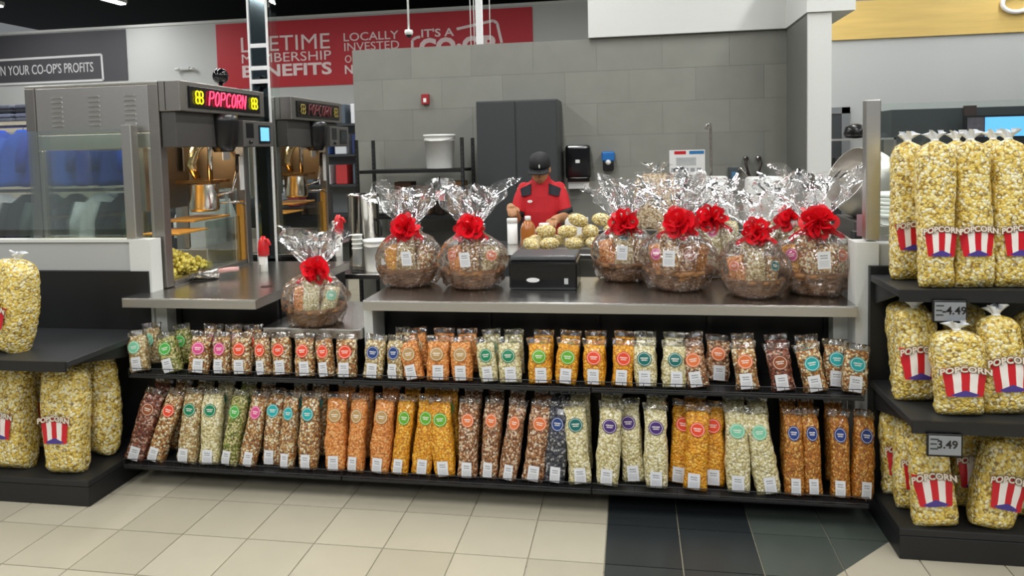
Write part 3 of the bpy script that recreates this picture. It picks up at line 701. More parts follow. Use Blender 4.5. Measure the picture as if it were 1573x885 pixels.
def popcorn_machine(oy, label, lit):
    ox = -2.9; t = thing('popcorn_machine', label, 'popcorn machine', (ox, 3.585+oy, 0))
    def B(x0, x1, y0, y1, z0, z1, name, m_, par=None, bev=0.004):
        o = MB().box(x0-ox, x1-ox, y0-3.585, y1-3.585, z0, z1).build(name, m_, par or t)
        return bevel(o, bev) if bev else o
    z0 = 0.93 if oy == 0 else 0.93
    # posts
    for (x, y) in ((-2.59, 3.585), (-3.35, 3.585), (-2.59, 4.44), (-3.35, 4.44)):
        B(x, x+0.062, y, y+0.06, z0, 2.045, 'corner_post', M_STEELD)
    B(-3.35, -2.528, 3.586, 4.5, 2.0455, 2.06, 'roof', M_STEEL)
    lp = B(-3.287, -2.591, 3.59, 3.605, 1.785, 2.044, 'louvre_panel', M_STEEL)
    for cx in (-3.15, -2.92, -2.70):
        for k in range(7):
            zc = 1.985-k*0.026
            m_ = MB(); m_.loft([[(cx-0.035-ox, 3.5895-3.585, zc), (cx+0.035-ox, 3.5895-3.585, zc), (cx+0.035-ox, 3.5895-3.585, zc+0.010), (cx-0.035-ox, 3.5895-3.585, zc+0.010)],
                                [(cx-0.033-ox, 3.581-3.585, zc+0.001), (cx+0.033-ox, 3.581-3.585, zc+0.001), (cx+0.033-ox, 3.588-3.585, zc+0.010), (cx-0.033-ox, 3.588-3.585, zc+0.010)]])
            m_.build('louvre', M_STEEL, lp)
    B(-3.287, -2.591, 3.592, 3.604, 1.70, 1.783, 'lower_band', mat('satin_band', 'bcbfb6', 0.4, 0.9), t)
    B(-3.287, -3.265, 3.592, 3.604, z0+0.27, 1.698, 'window_frame', M_STEEL); B(-2.613, -2.591, 3.592, 3.604, z0+0.27, 1.698, 'window_frame', M_STEEL)
    B(-3.264, -2.614, 3.596, 3.600, z0+0.20, 1.698, 'front_glass', M_GLASS, None, 0)
    # rear (far) and left side panels with windows
    B(-2.98, -2.591, 4.455, 4.465, 1.43, 1.785, 'warm_lit_panel', mat('warm_lit_steel', 'b09878', 0.35, 0.9)); B(-3.287, -2.591, 4.455, 4.465, 1.786, 2.044, 'rear_panel', M_STEELD)  # plain steel panel, the warm light on it painted into its colour
    B(-3.287, -2.591, 4.455, 4.465, z0, 1.02, 'rear_panel', M_STEELD); B(-3.287, -2.985, 4.458, 4.462, 1.021, 1.785, 'rear_glass', M_GLASS, None, 0)
    B(-3.0, -2.96, 4.45, 4.47, 1.03, 1.785, 'mullion', M_STEELD)
    # base pan
    B(-3.35, -2.53, 3.65, 4.499, 0.925, 0.929, 'bin_floor', M_STEEL, None, 0)
    B(-3.34, -3.33, 3.65, 4.43, 0.93, 1.70, 'side_glass', M_GLASS, None, 0)
    B(-3.34, -3.33, 3.65, 4.43, 1.701, 2.044, 'side_panel', M_STEELD, None, 0)
    # hood over the service side with the lit sign
    hd = B(-2.526, -2.40, 3.587, 4.50, 1.895, 2.06, 'sign_hood', M_STEELD)
    B(-2.488, -2.486, 3.5845, 3.5865, 1.90, 2.055, 'seam', M_BLKP, hd, 0)
    B(-2.526, -2.44, 3.60, 4.50, 1.70, 1.893, 'hood_apron', mat('hood_grey', '5c5a58', 0.45, 0.6))
    sp = B(-2.3995, -2.392, 3.665, 4.43, 1.915, 2.035, 'sign_panel', M_SIGNB, hd, 0.002)
    mp = mat('neon_pink', 'ff4a6a', 0.4, emit='ff2848', estr=3.6) if lit else mat('neon_off', '7a3a3e', 0.3)
    my = mat('neon_yellow', 'f0e020', 0.4, emit='f4e400', estr=2.0) if lit else mat('neon_off_yellow', 'a89648', 0.3)
    nb = MB(); y = 3.835; hgt = 0.080
    for ch in 'POPCORN':
        for st in NEON[ch]:
            nb.tube([(-2.383-ox, y+u*0.066+v*0.016-3.585, 1.936+v*hgt) for u, v in st], 0.0042, 7)
        y += 0.059
    nb.build('neon_lettering', mp, sp, True)
    for yc in (3.745, 4.345):
        fb = MB()
        for k in range(4):
            a = math.pi/4+k*math.pi/2; cy_, cz_ = yc+0.024*math.cos(a), 1.975+0.024*math.sin(a)
            fb.tube([(-2.384-ox, cy_+0.018*math.cos(2*math.pi*j/12)-3.585, cz_+0.018*math.sin(2*math.pi*j/12)) for j in range(13)], 0.0036, 6)
        fb.build('neon_popcorn', my, sp, True)
    # speaker drum and control box with display under the hood
    MB().loft([[(-2.44-ox+r*math.cos(a), 4.06-3.585+r*1.1*math.sin(a), z) for a in [2*math.pi*j/20 for j in range(20)]] for r, z in ((0.055, 1.67), (0.075, 1.72), (0.085, 1.85), (0.085, 1.893))]).build('blower_cover', M_BLKP, t, True)
    cb = B(-2.44, -2.345, 4.13, 4.50, 1.70, 1.86, 'control_box', mat('control_grey', '6a6866', 0.4, 0.5), t)
    B(-2.3445, -2.342, 4.16, 4.245, 1.755, 1.845, 'speaker_grille', M_BLKP, cb, 0); B(-2.3445, -2.341, 4.31, 4.45, 1.72, 1.835, 'display_bezel', M_BLKP, cb, 0)
    B(-2.3408, -2.3395, 4.325, 4.435, 1.735, 1.822, 'display', mat('screen_blue', '6ab0d8', 0.3, emit='6ab4e0', estr=1.0) if lit else mat('screen_off', '20282c', 0.2), cb, 0)
    MB().lathe([(0.012, 0), (0.012, 0.012)], 12).build('knob', M_BLKP, cb, True, (-2.344-ox, 4.20-3.585, 1.728), (0, math.pi/2, 0))
    # kettle, arm and lid
    kx, ky, kz = -2.72-ox, 4.27-3.585, 1.295
    kt = MB().lathe([(0.02, 0), (0.085, 0.0), (0.092, 0.02), (0.092, 0.165), (0.098, 0.168), (0.098, 0.178), (0.088, 0.178)], 26, (kx, ky, kz)).build('kettle', M_KET, t, True)
    MB().box(kx-0.13, kx+0.12, ky-0.11, ky+0.11, kz+0.182, kz+0.20).build('kettle_lid', M_COP, kt); MB().tube([(kx+0.05, ky, kz+0.20), (kx+0.05, ky+0.01, kz+0.42), (kx+0.05, ky+0.02, 1.80)], 0.016, 10).build('drive_shaft', M_KET, t, True)
    MB().tube([(kx-0.02, ky-0.03, kz+0.21), (kx-0.05, ky-0.05, kz+0.30), (kx-0.02, ky-0.03, kz+0.41), (kx+0.03, ky, kz+0.44)], [0.02, 0.035, 0.035, 0.02], 14).build('foil_duct', M_FOIL, t, True)
    MB().tube([(kx+0.05, ky, kz+0.40), (kx+0.08, ky+0.22, kz+0.40)], 0.012, 10).build('crossbar', M_KET, t, True)
    ar = MB().tube([(kx+0.09, ky, kz+0.10), (kx+0.16, ky+0.06, kz+0.12), (kx+0.17, ky+0.12, kz+0.26)], 0.010, 8).build('tilt_handle', M_KET, t, True)
    MB().tube([(kx+0.17, ky+0.12, kz+0.25), (kx+0.17, ky+0.13, kz+0.36)], 0.014, 10).build('grip', M_BLKP, ar, True)
    MB().tube([(kx+0.10, ky+0.02, kz+0.05), (kx+0.17, ky+0.10, kz+0.05), (kx+0.18, ky+0.2, kz+0.02)], 0.007, 8).build('drain_pipe', M_KET, t, True)
    B(-2.86, -2.62, 4.0, 4.40, 1.25, 1.262, 'kettle_tray', M_AMBERLIT, None, 0.003); B(-2.80, -2.56, 3.75, 4.05, 1.20, 1.21, 'chute', M_AMBERLIT, None, 0.003)
    B(-2.95, -2.90, 3.95, 4.40, 1.32, 1.78, 'inner_column', M_STEELD); B(-2.88, -2.87, 4.30, 4.44, 1.55, 1.72, 'inner_box', M_STEELD)
    B(-2.585, -2.58, 4.28, 4.36, 1.62, 1.68, 'notice', M_PAPER, None, 0); B(-2.535, -2.5275, 4.385, 4.43, 1.42, 1.64, 'notice', M_PAPER, None, 0)
    # service-side lower door and sill
    B(-2.60, -2.535, 3.66, 4.43, 0.93, 0.955, 'sill', M_STEELD); B(-2.565, -2.555, 4.02, 4.40, 0.957, 1.25, 'service_glass', M_GLASS, None, 0)
    B(-2.575, -2.545, 4.40, 4.438, 0.957, 1.35, 'amber_lit_jamb', M_AMBERLIT, None, 0)
    # heat lamps
    d = bpy.data.lights.new('heat_lamp', 'AREA'); d.size = 0.25; d.energy = 12 if lit else 6; d.color = (1, 0.84, 0.62)
    l = bpy.data.objects.new('heat_lamp', d); COL.objects.link(l); l.parent = t; l.location = (-0.1, 0.40, 1.66+0.3)
    return t
popcorn_machine(0, 'large stainless popcorn machine with lit pink neon sign behind left half wall', True)
popcorn_machine(1.30, 'stainless popcorn machine with unlit neon sign standing further back', False)
struct(MB().box(-3.35, -2.53, 3.67, 4.5, 0, 0.92).build('wall_machine_base_front', M_BLACK)); 
t = thing('machine_stand', 'dark cabinet under the rear popcorn machine', 'cabinet', (-2.9, 5.3, 0))
MB().box(-0.45, 0.37, -0.41, 0.5, 0, 0.9).build('body', M_BLACK, t); bevel(MB().box(-0.45, 0.60, -0.41, 0.5, 0.901, 0.924).build('top', M_TOP, t))
# dome camera on top of the sign hood, column of mirrored panels
p = atx(375, 130, -2.6); t = thing('dome_camera', 'black dome security camera on top of the large popcorn machine', 'camera', (-2.62, 4.36, 2.06))
MB().lathe([(0.035, 0), (0.035, 0.02), (0.012, 0.03), (0.012, 0.06)], 16).build('mount', M_BLKP, t, True); MB().ball((0, 0, 0.10), 0.05, 0.05, 0.052).build('dome', mat('dome_black', '0a0a0c', 0.1), t, True)
t = thing('mirror_column', 'slim mirrored column with bright edges rising between the popcorn machines', 'column', (-2.475, 4.68, 0))
bevel(MB().box(-0.075, 0.055, -0.06, -0.045, 0.0, 5.19).build('core', mat('mirror_dark', '5c686c', 0.08, 1.0), t), 0.004)
for x in (-0.082, 0.050): MB().box(x, x+0.012, -0.072, -0.0605, 0, 5.19).build('edge_trim', mat('bright_trim', 'f2f4f4', 0.35), t)
for z in (2.13, 2.22, 2.37, 2.76, 3.1): MB().box(-0.0695, 0.0495, -0.069, -0.0605, z, z+0.028).build('cross_trim', mat('bright_trim', 'f2f4f4', 0.35), t)
MB().box(0.063, 0.115, -0.05, -0.04, 0.93, 5.1).build('glass_fin', M_GLASS, t)
# popcorn heap inside the machine, scoop
hp = MB(); rr = random.Random(3)
for i in range(1500):
    u, v = rr.random(), rr.random(); x = -2.622-0.40*u**1.2; y = 3.67+0.52*v
    hmax = 0.20*(1-v)**0.8*(1-0.3*u)+0.015; z = 0.94+hmax*rr.random()**0.6; r = rr.uniform(0.011, 0.017)
    hp.ball((x, y, z), r, r*rr.uniform(.7, 1.1), r*rr.uniform(.7, 1), 6, 4)
hp.loft([[(-3.02, 3.67, 0.932), (-2.66, 3.67, 0.932), (-2.66, 3.95, 0.932), (-3.02, 3.95, 0.932)], [(-2.98, 3.68, 1.02), (-2.70, 3.68, 1.02), (-2.70, 3.85, 0.96), (-2.98, 3.85, 0.96)]])
o = hp.build('popcorn_heap', mat('loose_popcorn', 'f2dc6c', 0.6, 0, 0.3, 90, 0.25), None, True); tag(o, 'heap of loose yellow popcorn inside the large machine', 'popcorn'); o['kind'] = 'stuff'
t = thing('popcorn_scoop', 'perforated steel scoop lying at the machine opening', 'scoop', (-2.46, 3.86, 0.926), (0, 0, 0.5))
MB().loft([[(x, 0.045*math.cos(a), 0.05+0.05*math.sin(a)*k) for a in [math.pi+math.pi*j/12 for j in range(13)]]+[(x, 0.042*math.cos(a), 0.053+0.047*math.sin(a)*k) for a in [2*math.pi-math.pi*j/12 for j in range(13)]] for x, k in ((-0.10, 0.95), (0.0, 1.0), (0.06, 1.0))]).build('bowl', M_KET, t, True)
MB().tube([(0.06, 0, 0.045), (0.12, 0.01, 0.05), (0.17, 0.02, 0.048)], 0.014, 10).build('handle', mat('clear_pink_handle', 'd8a8a4', 0.2), t, True)
def red_dispenser(px, py, Y, zbase, label):
    p = aty(px, py, Y); t = thing('sauce_dispenser', label, 'dispenser', (p.x, Y, zbase))
    h = p.z-zbase
    MB().tube([(0, 0, 0), (0, 0, h-0.03)], 0.022, 14).build('bottle', M_WPLAS, t, True)
    MB().box(-0.018, 0.018, -0.026, -0.0225, h*0.35, h*0.75).build('label_strip', M_PAPER, t)
    MB().loft([[(0.034*math.cos(a), 0.034*math.sin(a), h-0.03+z) if r else (0, 0, h) for a in [2*math.pi*j/16 for j in range(16)]] for r, z in ((1, 0), (1, 0.04))]+[[(0.03*math.cos(a), 0.03*math.sin(a), h+0.055) for a in [2*math.pi*j/16 for j in range(16)]], [(0.012*math.cos(a), 0.012*math.sin(a), h+0.09) for a in [2*math.pi*j/16 for j in range(16)]]]).build('red_cap', M_RED, t, True)
    MB().tube([(0, 0, h+0.06), (0.04, -0.02, h+0.07), (0.06, -0.03, h+0.04)], 0.009, 8).build('spout', M_RED, t, True)
red_dispenser(405, 385, 4.15, 0.925, 'red-capped white dispenser on the counter beside the large popcorn machine')
# ================================================================ GIFT BASKETS
def basket_mesh(r0, r1, h):
    b = MB(); rows = 9
    for i in range(rows):
        v = i/(rows-1); R = r0+(r1-r0)*v**0.8; z = 0.012+h*v; n = 56; ph = (i % 2)*math.pi
        path = [((R+0.0085*math.cos(14*a+ph))*math.cos(a), (R+0.0085*math.cos(14*a+ph))*math.sin(a), z+0.002*math.sin(14*a)) for a in [2*math.pi*j/n for j in range(n+1)]]
        b.tube(path, 0.0068 if i < rows-1 else 0.013, 6, False)
    for j in range(28):
        a = 2*math.pi*j/28; b.tube([((r0+(r1-r0)*v**0.8)*math.cos(a), (r0+(r1-r0)*v**0.8)*math.sin(a), 0.004+(h+0.008)*v) for v in (0, .3, .6, 1)], 0.006, 5)
    b.lathe([(r0*0.98, 0.002), (r0, 0.014)], 28); return b.mesh('wicker_bowl')
def bow_mesh(seed):
    rr = random.Random(seed); b = MB(); W = 0.025
    def strip(path, w):
        n = len(path); A = []; Bq = []
        for i, p in enumerate(path):
            p = Vector(p); t_ = (Vector(path[min(i+1, n-1)])-Vector(path[max(i-1, 0)])).normalized()
            s_ = t_.cross(Vector((rr_n[0], rr_n[1], rr_n[2]))).normalized()*w/2; A.append(p-s_); Bq.append(p+s_)
        k = len(b.v); b.v += [tuple(q) for q in A+Bq]
        for i in range(n-1): b.f.append((k+i, k+i+1, k+n+i+1, k+n+i))
    loops = [(a, el) for el, n_ in ((0.1, 10), (0.6, 8), (1.1, 5)) for a in [2*math.pi*(i+0.5*el)/n_ for i in range(n_)]]
    for a, el in loops:
        L_ = rr.uniform(0.072, 0.092); d = Vector((math.cos(a)*math.cos(el), -math.sin(el)*0.95, math.sin(a)*math.cos(el))); up = d.cross(Vector((rr.uniform(-1, 1), rr.uniform(-1, 1), rr.uniform(-1, 1)))).normalized()
        nrm = d.cross(up); rr_n = nrm
        path = [d*(L_*math.sin(t_*math.pi)**0.7*(0.5+0.5*math.sin(t_*math.pi)))+up*(0.026*math.sin(2*math.pi*t_)) for t_ in [i/12 for i in range(13)]]
        strip(path, W)
    for sx in (-1, 1):
        rr_n = Vector((0, 1, 0)); L_ = rr.uniform(0.09, 0.13)
        strip([(sx*L_*t_, -0.012-0.01*math.sin(t_*6), -L_*0.75*t_*t_+0.01*math.sin(t_*8)) for t_ in [i/8 for i in range(9)]], 0.024)
    return b.mesh('ribbon_bow')
def film_mesh(r0, rm, hb, neck, top, seed):
    """cellophane: hugging envelope, gathered neck, crumpled flared top"""
    b = MB(); n = 72; rows = 44; R = []
    for i in range(rows+1):
        v = i/rows; ring = []
        for j in range(n):
            a = 2*math.pi*j/n
            if v < 0.62:
                t_ = v/0.62; z = neck*t_
                prof = (r0+(rm-r0)*min(1, t_/0.42)**0.7) if t_ < 0.42 else rm*(1-((t_-0.42)/0.58)**2.1)+0.026*((t_-0.42)/0.58)**2.1
                cr = 0.026*noise.noise(Vector((math.cos(a)*2.6+seed*5, math.sin(a)*2.6, t_*4)))+0.010*noise.noise(Vector((math.cos(a)*9+seed, math.sin(a)*9, t_*11)))+0.012*abs(math.sin(a*9+seed+t_*2))*t_**2*(1-t_)*3 + (0.006*math.sin(a*16+seed) if t_ > .7 else 0)*(1-t_)*3
                r = max(0.018, prof+cr)
            else:
                t_ = (v-0.62)/0.38; z = neck+(top-neck)*t_*(1+0.13*math.sin(a*3+seed)+0.10*math.sin(a*5+seed*2))
                pl = math.sin(a*6+seed)+0.7*math.sin(a*11+seed*1.7+t_*3)
                r = 0.022+0.165*t_**0.75+0.034*pl*t_+0.08*noise.noise(Vector((math.cos(a)*4+seed, math.sin(a)*4, t_*4)))*t_
                r = max(0.01, r)
            sq = 0.78 if v > 0.62 else 1.0
            ring.append((r*math.cos(a)*1.06, r*math.sin(a)*sq, z+0.004))
        R.append(ring)
    b.loft(R, cap=False); return b.mesh('cellophane')
M_WICK = mat('wicker', '9c7046', 0.6, 0, 0.3, 60, 0.35)
TAGM = print_mat('price_label', 'ffffff', 'label')
def tag_mesh(w, h):
    me = bpy.data.meshes.new('tag'); me.from_pydata([(-w/2, 0, -h/2), (w/2, 0, -h/2), (w/2, 0, h/2), (-w/2, 0, h/2)], [], [(0, 1, 2, 3)])
    uv = me.uv_layers.new(name='UVMap')
    for l, c in zip(me.loops, ((0, 0), (1, 0), (1, 1), (0, 1))): uv.data[l.index].uv = c
    return me
def gift_basket(px, py, zc, Ydelta, sc, bags, seed, label, tagx=0.03, bowx=0.0, neck=0.335, group='gift baskets on the long counter', tail=False):
    p = atz(px, py, zc); Y = p.y+0.15*sc+Ydelta; p = Vector((aty(px, py, p.y).x*(Y/p.y), Y, zc))
    t = thing('gift_basket', label, 'gift basket', (p.x, Y, zc+0.001), (0, 0, 0), group); t.scale = (sc, sc, sc)
    put('wicker_bowl', basket_mesh(0.108, 0.165, 0.090), M_WICK, t, True)
    rr = random.Random(seed)
    for i, (ang, rad, fill, stk, size) in enumerate(bags):
        a = math.radians(ang); x, y = rad*math.cos(a), -rad*math.sin(a)
        o = small_bag((x, y, 0.055 if size == 'short' else 0.03), (-0.10-0.10*rr.random(), math.cos(a)*0.28, math.cos(a)*0.45), size, fill, stk, '', None, parent=t, lab=False)
        o.scale = (1.0, 1.0, 1.0 if size == 'short' else 0.88)
    put('cellophane_wrap', film_mesh(0.138, 0.188, 0.12, neck, neck+0.235, seed), M_FILM, t)
    put('bow', bow_mesh(seed), M_RIB, t, False, (bowx, -0.050, neck+0.005))
    MB().lathe([(0.026, -0.01), (0.029, 0), (0.026, 0.012)], 14).build('ribbon_band', M_RIB, t, True, (0, 0, neck))
    if tagx is not None:
        put('price_tag', tag_mesh(0.058, 0.082), TAGM, t, False, (tagx, -0.207, 0.185), (0.12, rr.uniform(-.12, .12), 0))
    return t
def fan(fs):   # four to six pouches fanned round the bowl
    n = len(fs); out = []
    for i, (f, s, z) in enumerate(fs): out.append((160-140*i/(n-1), 0.082, f, s, z))
    return out+[(90, -0.045, 'pale', None, 'tall'), (20, -0.06, 'palemix', None, 'tall'), (160, -0.06, 'brownmix', None, 'tall')]
gift_basket(487, 505, 0.776, -0.02, 0.83, fan([('orange', None, 'short'), ('pale', None, 'tall'), ('pale', 'mint', 'short')]), 11, 'wrapped gift basket standing alone on the low steel ledge', None, 0.03, group='wrapped gift baskets')
gift_basket(630, 445, 0.926, 0, 0.92, fan([('gold', None, 'short'), ('palemix', None, 'tall'), ('brownmix', None, 'short')]), 12, 'wrapped gift basket with cheese corn, leftmost on the long counter', 0.05)
gift_basket(728, 448, 0.926, 0, 0.92, fan([('orange', 'orange', 'short'), ('brownmix', None, 'tall'), ('palemix', 'orange', 'short')]), 13, 'wrapped gift basket just left of the black label printer', 0.0, bowx=0.0)
gift_basket(960, 437, 0.926, 0.02, 0.92, fan([('orange', None, 'short'), ('palemix', 'teal', 'tall'), ('brownmix', None, 'short')]), 14, 'wrapped gift basket just right of the black label printer', -0.01)
gift_basket(1092, 434, 0.926, 0.12, 0.92, fan([('palemix', None, 'tall'), ('pale', 'pink', 'tall'), ('pale', None, 'tall')]), 15, 'wrapped gift basket set back behind its neighbours, no tag showing', None)
gift_basket(1043, 450, 0.926, -0.02, 0.97, fan([('orange', 'pink', 'short'), ('brownmix', None, 'tall'), ('choc', 'brown', 'short'), ('bluegold', None, 'short')]), 16, 'wrapped gift basket with brown sticker, fourth from the left on the long counter', -0.06)
gift_basket(1212, 436, 0.926, 0.12, 0.92, fan([('palemix', None, 'tall'), ('pale', None, 'tall'), ('brownmix', None, 'short')]), 17, 'wrapped gift basket mostly hidden behind the rightmost basket', None)
gift_basket(1158, 459, 0.926, -0.04, 0.80, fan([('orange', 'orange', 'short'), ('palemix', None, 'tall'), ('brownmix', 'teal', 'short')]), 18, 'narrow wrapped gift basket second from the right end of the counter', None, 0.01, neck=0.38)
gift_basket(1252, 457, 0.926, -0.02, 1.0, fan([('gold', 'pink', 'short'), ('brownmix', None, 'tall'), ('brownmix', None, 'short'), ('palemix', 'orange', 'short')]), 19, 'largest wrapped gift basket with pink and orange stickers at counter end', -0.01)
# label printer
t = thing('label_printer', 'black label printer with white logo on the long counter', 'printer', (-0.46, 3.66, 0.926))
bevel(MB().box(-0.175, 0.175, -0.02, 0.26, 0.0, 0.145).build('body', mat('printer_black', '0e0e10', 0.16), t), 0.012, 3)
bevel(MB().box(-0.17, 0.17, -0.005, 0.25, 0.146, 0.172).build('lid', mat('printer_lid', '4c4e50', 0.3), t), 0.01, 3)
MB().box(-0.12, 0.12, -0.0225, -0.0205, 0.095, 0.115).build('paper_slot', M_BLKP, t)
MB().box(-0.165, 0.165, -0.021, -0.0202, 0.002, 0.008).build('base_line', M_DGREY, t)
MB().loft([[(0.034*math.cos(a)-0.05, y, 0.05+0.012*math.sin(a)) for a in [2*math.pi*j/20 for j in range(20)]] for y in (-0.0225, -0.0203)]).build('logo', M_PAPER, t)
MB().box(0.11, 0.13, -0.0225, -0.0205, 0.03, 0.06).build('button', M_GREY, t)
# ================================================================ BACK OF THE BOOTH
t = thing('work_table', 'stainless work table in front of the worker', 'table', (-0.4, 5.05, 0))
bevel(MB().box(-0.85, 0.85, -0.35, 0.35, 0.915, 0.95).build('top', M_TOP, t), 0.004)
for sx in (-0.8, 0.8):
    for sy in (-0.3, 0.3): MB().tube([(sx, sy, 0), (sx, sy, 0.914)], 0.022, 10).build('leg', M_STEEL, t, True)
MB().box(-0.82, 0.82, -0.32, 0.32, 0.28, 0.30).build('under_shelf', M_STEEL, t)
t = thing('back_bench', 'long steel bench along the grey tiled wall', 'table', (0.15, 6.5, 0))
bevel(MB().box(-0.75, 1.19, -0.33, 0.33, 0.90, 0.94).build('top', M_TOP, t), 0.004)
for sx in (-0.7, 1.14):
    for sy in (-0.28, 0.28): MB().tube([(sx, sy, 0), (sx, sy, 0.899)], 0.022, 10).build('leg', M_STEEL, t, True)
t = thing('side_table', 'small steel table behind the low ledge', 'table', (-1.72, 4.86, 0))
bevel(MB().box(-0.45, 0.42, -0.28, 0.28, 0.80, 0.835).build('top', M_TOP, t), 0.004)
for sx in (-0.41, 0.38):
    for sy in (-0.24, 0.24): MB().tube([(sx, sy, 0), (sx, sy, 0.799)], 0.02, 10).build('leg', M_STEEL, t, True)
# black two-door cabinet
t = thing('storage_cabinet', 'tall charcoal two-door storage cabinet against the tiled wall', 'cabinet', (-1.02, 6.64, 0))
MB().box(-0.365, 0.365, -0.20, 0.24, 0.0, 2.08).build('body', mat('cab_edge', '4a4e4e', 0.5), t)
for x0, x1 in ((-0.36, -0.012), (0.002, 0.36)):
    d = bevel(MB().box(x0, x1, -0.222, -0.201, 0.06, 2.07).build('door', M_DGREY, t), 0.003)
    xh = x1-0.03 if x0 < 0 else x0+0.03
    MB().box(xh-0.006, xh+0.006, -0.24, -0.2225, 0.95, 1.08).build('handle', M_BLKP, d)
# wire rack with pail
rk = thing('storage_rack', 'black metal rack holding a white pail beside the charcoal cabinet', 'rack', (-2.0, 6.55, 0))
for x in (-0.49, 0.50):
    for y in (-0.22, 0.22):
        b = MB(); b.box(x-0.014, x+0.014, y-0.014, y+0.014, 0, 1.76); po = b.build('post', M_BLACK, rk)
        s = MB()
        for k in range(40): s.box(x-0.005, x+0.005, y-0.0146, y-0.0141, 0.1+k*0.04, 0.12+k*0.04)
        s.build('slots', M_DGREY, po)
for z in (0.25, 0.66, 1.06, 1.48):
    s = MB(); s.box(-0.475, 0.485, -0.206, -0.18, z-0.03, z); s.box(-0.475, 0.485, 0.18, 0.206, z-0.03, z); s.box(-0.475, 0.485, -0.18, 0.18, z-0.012, z-0.002)
    s.build('shelf', M_BLACK, rk)
def pail(loc, r, h, label, group=None, lid=False, txt=None):
    t = thing('plastic_pail', label, 'bucket', loc, (0, 0, 0), group)
    MB().lathe([(r*0.86, 0), (r*0.88, 0.006), (r*0.97, h*0.80), (r*1.0, h*0.80), (r*1.0, h*0.83), (r*0.985, h*0.84), (r*0.99, h*0.93), (r*1.05, h*0.94), (r*1.05, h), (r*0.95, h), (r*0.94, h*0.9)], 28).build('body', M_WPLAS, t, True)
    MB().tube([(r*1.03*math.cos(a), -r*1.03*abs(math.sin(a))*1.02, h*0.9-h*0.10*abs(math.sin(a))) for a in [math.pi*i/16 for i in range(17)]], 0.003, 6).build('handle', M_STEEL, t, True)
    if txt:
        me = text_mesh(txt, 0.05, 0.0005, 0.002, 0, 'CENTER'); put('lettering', me, M_BLKP, t, False, (0.0, -r*1.0, h*0.6), (math.pi/2, 0, 0))
    return t
p = aty(676, 250, 6.55); pail((p.x, 6.55, 1.481), 0.142, 0.315, 'white plastic pail standing on the black rack')
# things on the second rack shelf
p = aty(580, 296, 6.5); t = thing('plate_stack', 'stack of white plates on the black rack', 'plates', (p.x, 6.5, 1.061))
for k in range(4): MB().lathe([(0.06, 0), (0.10, 0.018), (0.115, 0.03), (0.115, 0.036), (0.09, 0.03), (0.05, 0.012)], 24).build('plate', M_WPLAS, t, True, (0, 0, 0.03*k))
for px, w_, h_, c, lb in ((622, 0.16, 0.30, '5a4434', 'brown carton on the black rack beside the plates'), (652, 0.14, 0.26, '6e543c', 'tall kraft carton on the black rack under the pail'), (702, 0.16, 0.30, '8a6a48', 'tan carton at the right end of the black rack')):
    q = aty(px, 290, 6.6); t = thing('carton', lb, 'box', (q.x, 6.62, 1.061))
    bevel(MB().box(-w_/2, w_/2, -0.09, 0.09, 0, h_).build('body', mat('carton_'+c, c, 0.8), t), 0.004); MB().box(-w_/2+0.005, w_/2-0.005, -0.0915, -0.0905, h_*0.45, h_*0.55).build('tape', mat('tape_tan', 'a88c60', 0.4), t)
q = aty(676, 290, 6.45); t = thing('squeeze_bottle', 'bottle with pink label on the black rack', 'bottle', (q.x, 6.44, 1.061))
MB().lathe([(0.035, 0), (0.04, 0.01), (0.04, 0.20), (0.016, 0.25), (0.014, 0.30), (0.004, 0.35)], 18).build('body', mat('bottle_dark', '2c2420', 0.25), t, True); MB().lathe([(0.041, 0.13), (0.041, 0.22)], 18, cap=False).build('label_band', mat('pink_label', 'd87c78', 0.5), t, True)
# wall fittings
a = aty(872, 223, YW); b = aty(908, 285, YW)
t = thing('towel_dispenser', 'black paper towel dispenser on the tiled wall', 'dispenser', ((a.x+b.x)/2, YW-0.01, b.z))
bevel(MB().box(-0.115, 0.115, -0.20, 0, 0.07, 0.385).build('body', mat('glossy_black', '0e0e10', 0.12), t), 0.03, 4)
MB().box(-0.10, 0.10, -0.16, -0.02, 0.045, 0.072).build('slot', M_BLKP, t); MB().box(-0.095, 0.095, -0.13, -0.126, -0.02, 0.06).build('paper_towel', M_PAPER, t); MB().box(-0.02, 0.02, -0.203, -0.2005, 0.22, 0.25).build('badge', M_PAPER, t)
a = aty(935, 262, YW); t = thing('soap_dispenser', 'blue and black soap dispenser on the tiled wall', 'dispenser', (a.x, YW-0.01, a.z))
bevel(MB().box(-0.06, 0.06, -0.10, 0, 0.09, 0.18).build('top', mat('soap_blue', '2470b8', 0.3), t), 0.015, 3); bevel(MB().box(-0.05, 0.05, -0.09, 0, 0.0, 0.089).build('base', M_BLKP, t), 0.012, 3); MB().ball((0, -0.095, 0.08), 0.025).build('push_pad', M_WPLAS, t, True)
a = aty(1028, 231, YW); b = aty(1083, 268, YW)
t = thing('wall_notice', 'white hygiene notice with red and blue header on the tiled wall', 'poster', ((a.x+b.x)/2, YW-0.007, (a.z+b.z)/2)); w2, h2 = (b.x-a.x)/2, (a.z-b.z)/2
MB().box(-w2, w2, -0.004, 0, -h2, h2).build('sheet', M_PAPER, t); MB().box(-w2*0.72, -0.01, -0.0055, -0.0042, h2*0.66, h2*0.92).build('red_header', M_RED, t); MB().box(0.02, w2*0.95, -0.0055, -0.0042, h2*0.66, h2*0.92).build('blue_header', mat('header_blue', '2a78b0', 0.5), t)
MB().box(-w2*0.62, w2*0.5, -0.0055, -0.0042, -h2*0.25, h2*0.4).build('picture', mat('notice_picture', 'b8bcbc', 0.6, 0, 0, 12, 0.4), t)
